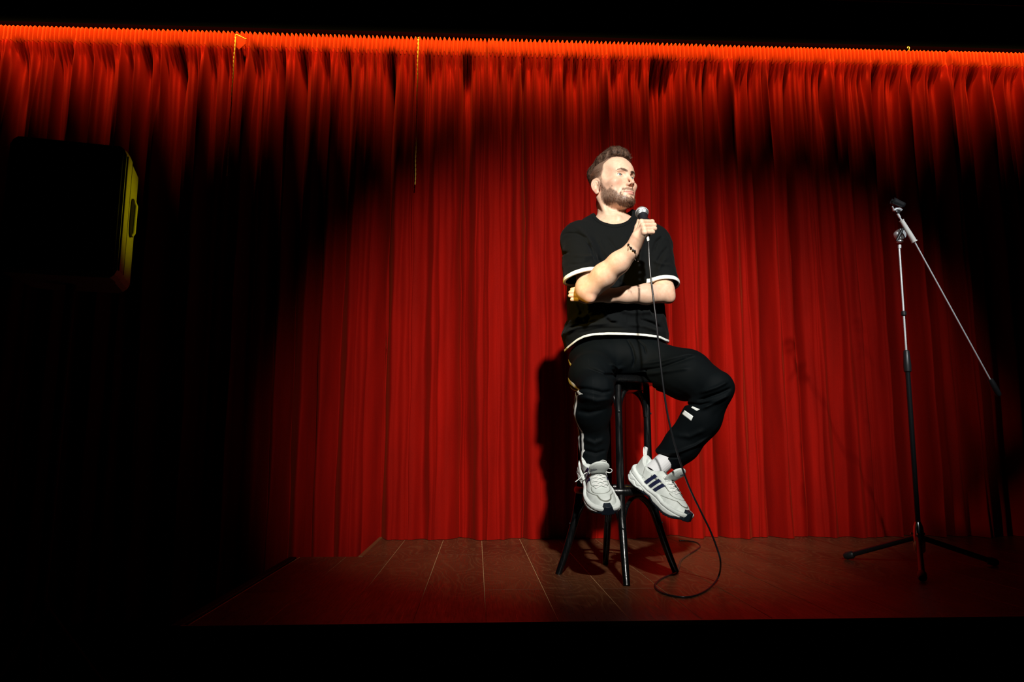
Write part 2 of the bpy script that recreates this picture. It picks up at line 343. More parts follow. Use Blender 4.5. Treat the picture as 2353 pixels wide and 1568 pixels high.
for pi_ in range(5):
    xa, xb = seams[pi_] - 0.003, seams[pi_ + 1] + 0.003; n = int((xb - xa) / 0.0028); x = np.linspace(xa, xb, n)
    D = curtain_surface(x, np.array(cz)); hz = np.array(cz)
    X, Hh = np.meshgrid(x, hz, indexing='ij')
    bot = np.where(X < NX - 0.01, -0.42, 0.002) 
    Z = ZT - Hh
    sc_ = (ZT - bot) / cz[-1]; low = np.clip((Hh - 0.7) / (cz[-1] - 0.7), 0, 1); Z = ZT - Hh - low * (ZT - cz[-1] - bot)
    i = np.clip(np.searchsorted(pl, X) - 1, 0, len(pl) - 2); s = (X - pl[i]) / (pl[i + 1] - pl[i])
    Z = Z + 0.008 * (np.sin(PI * s) ** 0.7 - 0.6) * np.exp(-Hh / 0.01)
    edge = np.minimum(X - xa, xb - X); tuck = np.clip(1 - edge / 0.02, 0, 1) * 0.03 * np.clip(Hh / 0.1, 0.3, 1)
    if pi_ % 2: tuck = tuck + 0.004
    # a loose bunched end near each seam
    bunch = np.exp(-((X - xa - 0.03) / 0.022) ** 2) * np.exp(-((Hh - 0.05) / 0.04) ** 2) * 0.016 * (pi_ > 0)
    Yv = YC - D + tuck - bunch - 0.012
    V = np.stack([X + 0.004 * np.sin(Hh * 9 + X * 60) * np.clip(Hh - 0.1, 0, 1), Yv, Z], -1).reshape(-1, 3)
    ni, nj = X.shape; I = np.arange(ni * nj).reshape(ni, nj)
    F = np.stack([I[:-1, :-1], I[1:, :-1], I[1:, 1:], I[:-1, 1:]], -1)[:, :, ::-1] if False else np.stack([I[:-1, :-1], I[:-1, 1:], I[1:, 1:], I[1:, :-1]], -1)
    jh = cz.index(0.095)
    body = mesh_obj('curtain', V, F.reshape(-1, 4), M['velvet'])
    tag(body, descr[pi_], 'curtain', 'red stage curtain panels')
    # the gathered heading tape is its own part
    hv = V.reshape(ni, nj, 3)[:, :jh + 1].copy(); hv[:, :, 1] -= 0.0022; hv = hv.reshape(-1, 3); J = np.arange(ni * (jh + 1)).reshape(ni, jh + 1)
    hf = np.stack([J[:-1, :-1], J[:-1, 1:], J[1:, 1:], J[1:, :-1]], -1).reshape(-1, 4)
    mesh_obj('gathered_heading', hv, hf, M['header_lit'], body)
b = MB(); b.box((seams[0] - 0.1, YC - 0.02, ZT + 0.008), (seams[-1] + 0.1, YC + 0.03, ZT + 0.034), bev=0.004)
rail = b.build('curtain_rail', M['rail'], None, False); tag(rail, 'thin dark red rail along the top of the red curtains', 'curtain rail')
for xk in np.arange(seams[0] + 0.3, seams[-1], 0.9):
    MB().box((xk - 0.012, YC + 0.0, ZT + 0.03), (xk + 0.012, 4.405, ZT + 0.045)).build('bracket', M['rail'], rail, False)
# unseen shade added above the frame, blocking the curtain light from man and floor
b = MB(); b.box((-3.3, 3.80, 3.13), (4.2, 3.808, 3.26)); b.box((-3.3, 3.80, 3.25), (4.2, 3.88, 3.262))
o = b.build('added_light_shade', M['black_ceiling'], None, False); tag(o, 'unseen black shade added to keep the curtain light off the stage', 'light shade')
for xk in (-3.0, -1, 1, 3.9): MB().box((xk, 3.83, 3.26), (xk + 0.02, 3.85, 3.752)).build('hanger', M['black_ceiling'], o, False)
# gold cords
def cord(px, y0, y1, lab, r=0.0022):
    a = W(px, y0, YC - 0.075); L = a[2] - W(px, y1, YC - 0.075)[2]; m_ = MB()
    for s_ in (0, PI):
        m_.tube([(a[0] + r * math.cos(k * 0.7 + s_) + 0.001 * math.sin(k * 0.19), a[1] + r * math.sin(k * 0.7 + s_), a[2] - L * k / 150) for k in range(151)], r * 0.9, 6)
    o = m_.build('cord', M['gold'], None, True, False); tag(o, lab, 'cord')
    m2 = MB(); m2.tube(spline([(a[0], a[1] + 0.07, a[2] + 0.014), (a[0], a[1] + 0.02, a[2] + 0.02), (a[0], a[1] - 0.004, a[2] + 0.006), (a[0], a[1] + 0.006, a[2] - 0.006)], 5), 0.0022, 8)
    m2.build('hook', M['gold'], o)
cord(541, 84, 405, 'long twisted gold cord hanging down the curtain on the left')
cord(961, 90, 425, 'thin gold cord hanging on the curtain left of the man')
a = W(2087, 110, YC - 0.03); m2 = MB(); m2.tube(spline([(a[0], a[1] + 0.04, a[2] - 0.03), (a[0], a[1], a[2] - 0.02), (a[0] + 0.004, a[1] - 0.005, a[2]), (a[0] - 0.003, a[1], a[2] + 0.006), (a[0] - 0.006, a[1], a[2] - 0.003)], 6), 0.0018, 8)
tag(m2.build('hook', M['gold']), 'small brass hook on the rail above the microphone stand', 'hook')

# a corner of the second panel folded over at the top of the seam, with its gold edge
c3 = [W(x, y, YC - 0.062) for x, y in ((543, 79), (566, 90), (564, 101), (549, 114), (543, 108))]; c3b = [p + np.array([0, 0.004, 0]) for p in c3]
pan = bpy.data.objects['curtain.001']
mesh_obj('folded_corner', c3 + c3b, [(4, 3, 2, 1, 0), (5, 6, 7, 8, 9)] + [(i, (i + 1) % 5, 5 + (i + 1) % 5, 5 + i) for i in range(5)], M['header_lit'], pan, False)
MB().tube([c3[0], (c3[0] + c3[1]) / 2, c3[1]], 0.0022, 8).build('gold_edge', M['gold'], pan)

# ------------------------------------------------------------------ bar stool
SC = np.array([0.575, 3.0, 0.0])
stool = empty('bar_stool', SC); tag(stool, 'black bentwood bar stool with round seat under the seated man', 'bar stool')
foot = [FL(1440, 1347), FL(1553, 1316), FL(1391, 1297), FL(1283, 1320)]; topp = []
SEATZ = 0.80
for k, fp in enumerate(foot):
    d = fp - SC; d[2] = 0; d /= np.linalg.norm(d); topp.append(SC + d * 0.142)
legpt = []
for fp, tp in zip(foot, topp):
    pts = [(fp[0] * q + tp[0] * (1 - q), fp[1] * q + tp[1] * (1 - q), z) for q, z in ((1, 0), (0.64, 0.10), (0.28, 0.22), (0.09, 0.33), (0.0, 0.45), (0.0, 0.62), (0.0, SEATZ - 0.035))]
    legpt.append(pts); P = spline(pts, 5)
    o = MB().tube([np.array(p) - SC for p in P], [0.0135 + 0.003 * math.sin(PI * i / (len(P) - 1)) for i in range(len(P))], 16).build('leg', M['lacquer'], stool)
def legat(i, z):
    P = np.array(legpt[i % 4]); return np.array([np.interp(z, P[:, 2], P[:, 0]), np.interp(z, P[:, 2], P[:, 1]), z])
m_ = MB(); m_.lathe([(0, 0.160), (0.003, 0.176), (0.008, 0.178), (0.018, 0.168), (0.028, 0.152), (0.034, 0.132)], (0, 0, SEATZ - 0.035), (0, 0, 2), 56); m_.build('seat', M['lacquer'], stool)
m_ = MB(); m_.lathe([(0, 0.120), (0.002, 0.124), (0.026, 0.124), (0.027, 0.10)], (0, 0, SEATZ - 0.061), (0, 0, 2), 48); m_.build('seat_apron', M['lacquer'], stool)
RZ = 0.335; rr_ = np.mean([np.linalg.norm((legat(i, RZ) - SC)[:2]) for i in range(4)]) + 0.012
m_ = MB(); m_.tube([(rr_ * math.cos(a), rr_ * math.sin(a), RZ) for a in np.linspace(0, 2 * PI, 65)], [(0.0095, 0.015)] * 65, 12, False, (0, 0, 1)); m_.build('foot_ring', M['lacquer'], stool)
for i in range(4):
    j = (i + 1) % 4
    for z0, z1, nm in ((0.19, RZ - 0.022, 'lower_brace'), (SEATZ - 0.165, SEATZ - 0.047, 'upper_brace')):
        P = []
        for q in np.linspace(0, 1, 25):
            z = z0 + (z1 - z0) * math.sin(PI * q) ** 0.8; fr_ = 0.04 + 0.92 * (0.5 - 0.5 * math.cos(PI * q)); A_, B_ = legat(i, z) - SC, legat(j, z) - SC; P.append(A_ * (1 - fr_) + B_ * fr_)
        MB().tube(P, 0.0095, 12, True, (0, 0, 1)).build(nm, M['lacquer'], stool)
for i in range(4):
    for z in (0.20, SEATZ - 0.15):
        q = legat(i, z) - SC; dd = q / np.linalg.norm(q[:2]); dd[2] = 0
        MB().lathe([(0.012, 0.004), (0.018, 0.0045), (0.0195, 0.002)], q, q + dd, 10).build('bolt', M['steel_black'], stool)

# ------------------------------------------------------------------ microphone stand
BC = W(2110, 1230, 3.09); BC = np.array([BC[0], 3.09, 0.0]); TOP = W(2066, 566, 3.09)
stand = empty('microphone_stand', BC); tag(stand, 'black tripod microphone stand with boom arm and empty clip', 'microphone stand')
def sb(): return MB()
def L(p): return np.array(p) - BC
pole = lambda z: np.array([BC[0] + (TOP[0] - BC[0]) * z / TOP[2], BC[1], z])
zg0, zg1 = W(2090, 856, 3.09)[2], W(2085, 805, 3.09)[2]
sb().tube([L(pole(0.10)), L(pole(zg0))], 0.0105, 16).build('lower_tube', M['steel_black'], stand)
sb().tube([L(pole(zg0 - 0.01)), L(pole(TOP[2] + 0.0))], 0.0046, 16).build('upper_tube', M['steel_grey'], stand)
sb().lathe([(0, 0.011), (0.004, 0.0155), (0.03, 0.0165), (zg1 - zg0 - 0.006, 0.0125), (zg1 - zg0, 0.009)], L(pole(zg0)), L(pole(2)), 20).build('height_clutch', M['plastic_black'], stand)
zc = W(2079, 726, 3.09)[2]; sb().lathe([(0, 0.008), (0.003, 0.0115), (0.018, 0.0115), (0.021, 0.008)], L(pole(zc)), L(pole(2)), 16).build('collar', M['plastic_black'], stand)
sb().lathe([(0, 0.014), (0.01, 0.022), (0.05, 0.024), (0.11, 0.019), (0.13, 0.012)], L(pole(0.06)), L(pole(2)), 24).build('hub', M['chrome'], stand)
for fp in (FL(1945, 1286), FL(2120, 1338), BC + np.array([0.345, 0.02, 0])):
    d = fp - BC; d[2] = 0; Ld = np.linalg.norm(d); d /= Ld
    lg = sb().tube([d * 0.012 + [0, 0, 0.125], d * (Ld - 0.02) + [0, 0, 0.022]], 0.0115, 14).build('leg', M['steel_black'], stand)
    sb().lathe([(0, 0.013), (0.006, 0.017), (0.035, 0.017), (0.045, 0.012)], d * (Ld - 0.035) + [0, 0, 0.026], d * Ld + [0, 0, 0.016], 16).build('rubber_foot', M['plastic_black'], lg)
    sb().lathe([(0, 0.005), (0.006, 0.006), (0.009, 0.003)], d * 0.022 + [0, 0, 0.14], d * 0.3 + [0, 0, 0.14], 10).build('bolt', M['chrome'], lg)
# head of the stand: socket, clutch, wing handle, boom
sb().lathe([(0, 0.0075), (0.016, 0.0075), (0.0165, 0.005)], L(W(2067, 571, 3.09)), L(W(2067, 540, 3.09)), 14).build('neck', M['steel_grey'], stand)
sb().lathe([(0, 0.013), (0.002, 0.0155), (0.0055, 0.0155), (0.008, 0.012)], L(W(2067.5, 557, 3.09)), L(W(2067, 520, 3.09)), 20).build('neck_flange', M['steel_grey'], stand)
pv = W(2067, 540, 3.085)
sb().lathe([(-0.016, 0.004), (-0.014, 0.018), (-0.008, 0.0245), (0.006, 0.0262), (0.014, 0.024), (0.017, 0.01)], L(pv), L(pv + np.array([0.12, -1, 0.1])), 32).build('boom_clutch', M['steel_grey'], stand)
wa, wb = W(2060, 554, 3.035), W(2077, 521, 3.035)
sb().tube([L(wa), L(wa * 0.7 + wb * 0.3), L(wa * 0.3 + wb * 0.7), L(wb)], [0.004, 0.0062, 0.0062, 0.003], 12).build('wing_handle', M['plastic_black'], stand)
h0, h1 = W(2071, 506, 3.03), W(2101.5, 556, 3.03)
hd_ = np.linalg.norm(h1 - h0)
sb().lathe([(0, 0.006), (0.001, 0.0115), (0.004, 0.0115), (0.005, 0.0095), (hd_ - 0.004, 0.0115), (hd_ - 0.003, 0.0135), (hd_, 0.0135), (hd_ + 0.001, 0.006)], L(h0), L(h1), 24).build('boom_grip', M['connector'], stand)
bo = W(2275, 872, 3.03); sb().tube([L(h1), L(bo)], 0.0034, 12).build('boom', M['steel_grey'], stand)
sb().lathe([(0, 0.011), (0.02, 0.013), (0.07, 0.013), (0.08, 0.009)], L(bo), L(bo + (bo - h1)), 16).build('counterweight', M['plastic_black'], stand)
n0, n1_ = W(2067.5, 500, 3.03), W(2062.5, 491, 3.03); sb().tube([L(h0), L(n0)], 0.004, 10).build('boom_tip', M['steel_grey'], stand)
sb().tube([L(n0), L(n1_)], 0.0058, 12).build('tip_thread', M['steel_grey'], stand)
# clip bracket and clip
pc = W(2062, 487, 3.03)
clip = sb().lathe([(-0.008, 0.006), (-0.006, 0.0105), (0.006, 0.0105), (0.008, 0.006)], L(pc), L(pc + np.array([0.1, -1, 0.05])), 18).build('clip_joint', M['plastic_black'], stand)
m_ = sb()
m_.tube([L(W(2053.5, 485, 3.03)), L(W(2052, 479, 3.03)), L(W(2050, 474.5, 3.03))], [(0.0075, 0.003), (0.006, 0.0025), (0.005, 0.003)], 10)
m_.tube([L(W(2054, 484, 3.03)), L(W(2059, 480.5, 3.03)), L(W(2066, 481, 3.03)), L(W(2071, 484, 3.03))], [(0.006, 0.006), (0.007, 0.006), (0.009, 0.008), (0.010, 0.006)], 10)
m_.build('clip_bracket', M['steel_grey'], stand)
ca, cb = W(2050, 461, 3.03), W(2077, 473, 3.03); ax = (cb - ca) / np.linalg.norm(cb - ca); up = np.cross(ax, (0, 1, 0)); up = -up if up[2] < 0 else up; sd = np.cross(ax, up)
V = []; F = []; na = 18
for q in range(7):
    c0 = ca + (cb - ca) * q / 6; r_ = 0.0165 - 0.003 * q / 6
    for ro in (r_, r_ - 0.0028):
        for k in range(na + 1):
            a = math.radians(-235 + 290 * k / na); V.append(L(c0 + sd * ro * math.cos(a) + up * ro * math.sin(a)))
nn = na + 1
for q in range(6):
    for k in range(na):
        a0 = q * 2 * nn + k; b0 = (q + 1) * 2 * nn + k
        F += [(a0, a0 + 1, b0 + 1, b0), (a0 + nn, b0 + nn, b0 + nn + 1, a0 + nn + 1)]
    for k in (0, na): a0 = q * 2 * nn + k; b0 = (q + 1) * 2 * nn + k; F.append((a0, b0, b0 + nn, a0 + nn))
for q in (0, 6):
    for k in range(na): a0 = q * 2 * nn + k; F.append((a0, a0 + 1, a0 + nn + 1, a0 + nn))
mesh_obj('microphone_clip', V, F, M['plastic_black'], stand)

# ------------------------------------------------------------------ loudspeaker on its stand
A0 = W(281, 480, 2.55); B0 = W(327, 480, 2.83); side = (B0 - A0); side[2] = 0; sl = np.linalg.norm(side); side /= sl
frn = np.array([side[1], -side[0], 0]); left = -frn if frn[0] > 0 else frn
zt, zb = W(290, 338, 2.55)[2], W(268, 640, 2.55)[2]; SW, SD = 0.37, 0.30
org = np.array([A0[0], A0[1], zb]); Hs = zt - zb
spk = empty('loudspeaker', (org[0] + left[0] * SW / 2 + side[0] * SD / 2, org[1] + left[1] * SW / 2 + side[1] * SD / 2, zb)); tag(spk, 'black loudspeaker box at the left with its side lit yellow', 'loudspeaker')
SO = np.array(spk.location)
def SP(u, v, z): return org + left * u + side * v + np.array([0, 0, z]) - SO       # u across, v back, z up
# body: extruded plan (tapering to the back) with chamfered upper back edge
plan = [(0, 0.0), (-0.004, 0.02), (-0.004, 0.07), (0.0, 0.075), (0.002, 0.08), (0.012, SD * 0.8), (0.035, SD), (SW - 0.035, SD), (SW - 0.012, SD * 0.8), (SW, 0.08), (SW + 0.004, 0.07), (SW + 0.004, 0.02), (SW, 0)]
V = []; F = []; zs = [(0, 0.022), (0.012, 0.008), (0.03, 0), (Hs - 0.03, 0), (Hs - 0.012, 0.008), (Hs, 0.022)]
for z, ins in zs:
    for u, v_ in plan:
        uu = u + (ins if u < SW / 2 else -ins); vv = min(v_, SD - ins * 1.5) ; V.append(SP(uu, vv, z))
n = len(plan)
for k in range(len(zs) - 1):
    for i in range(n): j = (i + 1) % n; F.append((k * n + i, k * n + j, (k + 1) * n + j, (k + 1) * n + i))
F += [tuple(range(n)), tuple((len(zs) - 1) * n + i for i in range(n))]
cab = mesh_obj('cabinet', V, F, M['cabinet'], spk, False)
m_ = MB()
def sbox(mb, u0, u1, v0, v1, z0, z1): mb.add([SP(u, v_, z) for z in (z0, z1) for v_ in (v0, v1) for u in (u0, u1)], [(0, 2, 3, 1), (4, 5, 7, 6), (0, 1, 5, 4), (2, 6, 7, 3), (0, 4, 6, 2), (1, 3, 7, 5)])
sbox(m_, 0.01, SW - 0.01, -0.012, 0.001, 0.02, Hs - 0.02); m_.build('grille', M['cabinet_dark'], spk, False)
m_ = MB(); sbox(m_, -0.0052, 0.001, 0.003, 0.010, 0.03, Hs - 0.035); m_.build('side_groove', M['grille_black'], spk, False)
m_ = MB(); sbox(m_, -0.0044, 0.004, 0.0725, 0.0755, 0.03, Hs - 0.02); m_.build('side_seam', M['grille_black'], spk, False)
hz0, hz1 = W(312, 545, 2.7)[2] - zb, W(318, 458, 2.7)[2] - zb
V = [SP(0.0035 + 0.00005, 0.155 + 0.03 * math.cos(a) * 1.0, (hz0 + hz1) / 2 + (hz1 - hz0) / 2 * (1 if math.sin(a) > 0 else -1) * abs(math.sin(a)) ** 0.4) for a in np.linspace(0, 2 * PI, 25)[:-1]]
V2 = [np.array(v) + left * -0.0025 for v in V]
nn = len(V); mesh_obj('handle_recess', V + V2, [tuple(range(nn)), tuple(range(2 * nn - 1, nn - 1, -1))] + [(i, (i + 1) % nn, nn + (i + 1) % nn, nn + i) for i in range(nn)], M['grille_black'], spk, False)
m_ = MB(); m_.tube([SP(0.004, 0.172, hz0 + 0.008), SP(-0.002, 0.176, hz0 + 0.02), SP(-0.002, 0.180, hz1 - 0.02), SP(0.004, 0.176, hz1 - 0.006)], 0.007, 12); m_.build('handle', M['cabinet'], spk)
ss = empty('speaker_stand', (SO[0], SO[1], HF)); tag(ss, 'black tripod stand carrying the loudspeaker, lost in the dark', 'speaker stand')
MB().tube([(0, 0, 0.12), (0, 0, zb - HF)], 0.017, 16).build('pole', M['grille_black'], ss)
MB().lathe([(0, 0.02), (0.005, 0.026), (0.05, 0.026), (0.055, 0.02)], (0, 0, 0.55), (0, 0, 2), 16).build('collar', M['grille_black'], ss)
for a in (0.3, 0.3 + 2 * PI / 3, 0.3 + 4 * PI / 3):
    MB().tube([(0.02 * math.cos(a), 0.02 * math.sin(a), 0.57), (0.42 * math.cos(a), 0.42 * math.sin(a), 0.012)], 0.011, 12).build('leg', M['grille_black'], ss)

# ------------------------------------------------------------------ implicit surfaces
def cap(P, a, b, r1, r2, sq=None):                 # tapered capsule; sq = (axis, factor) flattens it across that axis
    a = np.asarray(a, np.float32); b = np.asarray(b, np.float32); pa = P - a; ba = b - a
    if sq is not None:
        n, s = np.asarray(sq[0], np.float32), sq[1]; n = n / np.linalg.norm(n)
        t = np.clip(pa @ ba / (ba @ ba), 0, 1); v = pa - t[..., None] * ba; c = v @ n
        v = v + (c * (s - 1))[..., None] * n
    else:
        t = np.clip(pa @ ba / (ba @ ba), 0, 1); v = pa - t[..., None] * ba
    return np.sqrt((v * v).sum(-1)) - (r1 + (r2 - r1) * t)
def chain(P, pts, rs, sq=None, k=0.0):
    d = None
    for i in range(len(pts) - 1):
        e = cap(P, pts[i], pts[i + 1], rs[i], rs[i + 1], sq); d = e if d is None else (smin(d, e, k) if k else np.minimum(d, e))
    return d
def ell(P, c, r, Rm=None):
    q = P - np.asarray(c, np.float32)
    if Rm is not None: q = q @ np.asarray(Rm, np.float32)
    r = np.asarray(r, np.float32); k0 = np.sqrt(((q / r) ** 2).sum(-1)); k1 = np.sqrt(((q / (r * r)) ** 2).sum(-1)) + 1e-9
    return k0 * (k0 - 1.0) / k1
def smin(a, b, k):
    h = np.clip(0.5 + 0.5 * (b - a) / k, 0, 1); return b + (a - b) * h - k * h * (1 - h)
def smax(a, b, k): return -smin(-a, -b, k)
def rotz(a): c, s = math.cos(a), math.sin(a); return np.array([[c, -s, 0], [s, c, 0], [0, 0, 1.0]])
def rotx(a): c, s = math.cos(a), math.sin(a); return np.array([[1, 0, 0], [0, c, -s], [0, s, c]])
def roty(a): c, s = math.cos(a), math.sin(a); return np.array([[c, 0, s], [0, 1, 0], [-s, 0, c]])

def sample(fn, lo, hi, h, slack=0.006):
    B = 8; lo = np.asarray(lo, float); n = (np.ceil((np.asarray(hi, float) - lo) / h / B).astype(int)) * B
    nb = n // B; bi = np.stack(np.meshgrid(*[np.arange(q) for q in nb], indexing='ij'), -1).reshape(-1, 3)
    ctr = (lo + (bi * B + (B - 1) / 2) * h).astype(np.float32)
    dc = np.concatenate([fn(ctr[i:i + 60000]) for i in range(0, len(ctr), 60000)])
    D = np.empty(tuple(n), np.float32); Dv = D.reshape(nb[0], B, nb[1], B, nb[2], B)
    Dv[:] = np.where(dc > 0, 1.0, -1.0).reshape(nb[0], 1, nb[1], 1, nb[2], 1)
    act = np.nonzero(np.abs(dc) < B * h * 0.87 * 1.35 + slack)[0]
    g = (np.stack(np.meshgrid(*[np.arange(B)] * 3, indexing='ij'), -1).reshape(-1, 3) * h)
    for i in range(0, len(act), 96):
        a = act[i:i + 96]; o = lo + bi[a] * B * h
        Pp = (o[:, None, :] + g[None]).reshape(-1, 3).astype(np.float32); d = fn(Pp).reshape(-1, B, B, B)
        for q, k in enumerate(a): x, y, z = bi[k]; Dv[x, :, y, :, z, :] = d[q]
    return D, lo
def surfnet(fn, lo, hi, h, slack=0.006, relax=1):
    D, lo = sample(fn, lo, hi, h, slack); S = (D < 0); c = np.zeros(tuple(np.array(D.shape) - 1), np.uint8)
    for dx in (0, 1):
        for dy in (0, 1):
            for dz in (0, 1): c += S[dx:D.shape[0] - 1 + dx, dy:D.shape[1] - 1 + dy, dz:D.shape[2] - 1 + dz]
    I = np.stack(np.nonzero((c > 0) & (c < 8)), -1); vid = np.full(c.shape, -1, np.int32); vid[I[:, 0], I[:, 1], I[:, 2]] = np.arange(len(I))
    pos = np.zeros((len(I), 3)); cnt = np.zeros(len(I))
    for ax in range(3):
        o1, o2 = [q for q in range(3) if q != ax]
        for u in (0, 1):
            for v in (0, 1):
                a = I.copy(); a[:, o1] += u; a[:, o2] += v; b = a.copy(); b[:, ax] += 1
                da = D[a[:, 0], a[:, 1], a[:, 2]]; db = D[b[:, 0], b[:, 1], b[:, 2]]; m_ = (da < 0) != (db < 0)
                tt = np.where(m_, da / np.where(m_, da - db, 1), 0); q = a.astype(float); q[:, ax] += tt
                pos[m_] += q[m_]; cnt[m_] += 1
    V = lo + pos / np.maximum(cnt, 1)[:, None] * h; Q = []
    for ax in range(3):
        o1, o2 = [(1, 2), (2, 0), (0, 1)][ax]
        sl0 = [slice(None)] * 3; sl1 = [slice(None)] * 3; sl0[ax] = slice(0, -1); sl1[ax] = slice(1, None)
        E = np.stack(np.nonzero(S[tuple(sl0)] != S[tuple(sl1)]), -1); E = E[(E[:, o1] > 0) & (E[:, o2] > 0)]
        E = E[(E[:, o1] < D.shape[o1] - 1) & (E[:, o2] < D.shape[o2] - 1)]
        ins = S[E[:, 0], E[:, 1], E[:, 2]]
        def cell(u, v): e = E.copy(); e[:, o1] -= u; e[:, o2] -= v; return vid[e[:, 0], e[:, 1], e[:, 2]]
        q = np.stack([cell(1, 1), cell(0, 1), cell(0, 0), cell(1, 0)], -1); q[~ins] = q[~ins][:, ::-1]; Q.append(q)
    Q = np.concatenate(Q); Q = Q[(Q >= 0).all(1)]
    for _ in range(relax):                              # slide towards the neighbours' mean, then back onto the surface
        acc = np.zeros_like(V); n = np.zeros(len(V))
        for i in range(4):
            for j in ((i + 1) % 4, (i - 1) % 4):
                for k in range(3): acc[:, k] += np.bincount(Q[:, i], V[Q[:, j], k], len(V))
                n += np.bincount(Q[:, i], minlength=len(V))
        V = V * 0.45 + acc / np.maximum(n, 1)[:, None] * 0.55
    return V, Q
def normals(V, Q):
    a, b, c, d = (V[Q[:, i]] for i in range(4)); fn_ = np.cross(c - a, d - b); N = np.zeros_like(V)
    for i in range(4):
        for k in range(3): N[:, k] += np.bincount(Q[:, i], fn_[:, k], len(V))
    return N / (np.linalg.norm(N, axis=1, keepdims=True) + 1e-12)
def blob(name, fn, lo, hi, h, m, parent=None, slack=0.006, relax=1):
    V, Q = surfnet(fn, lo, hi, h, slack, relax); return mesh_obj(name, V, Q, m, parent)

# ------------------------------------------------------------------ the man: where his joints are
def w3(x, y, Y): return W(x, y, Y).astype(np.float32)
HC = W(1405, 433, 2.985)                                # middle of the head, between the ears
HYAW = math.radians(33); HPIT = math.radians(7); HS = 1.10
_f = np.array([math.sin(HYAW), -math.cos(HYAW), 0]); _x = np.array([-math.cos(HYAW), -math.sin(HYAW), 0]); _z = np.array([0, 0, 1.0])
f_ = _f * math.cos(HPIT) + _z * math.sin(HPIT); z_ = _z * math.cos(HPIT) - _f * math.sin(HPIT)
HR = np.stack([_x, f_, z_], 1)                          # columns: his right, forward, up
def tohead(P): return ((P - HC.astype(np.float32)) @ HR.astype(np.float32)) / HS
def fromhead(L_): return HC + HS * (np.asarray(L_, float) @ HR.T)
SHR, SHL = w3(1335, 562, 2.96), w3(1508, 562, 2.99)
ELR, ELL = w3(1354, 668, 2.735), w3(1527, 675, 2.85)
WRR, WRL = w3(1449, 578, 2.61), w3(1400, 679, 2.79)

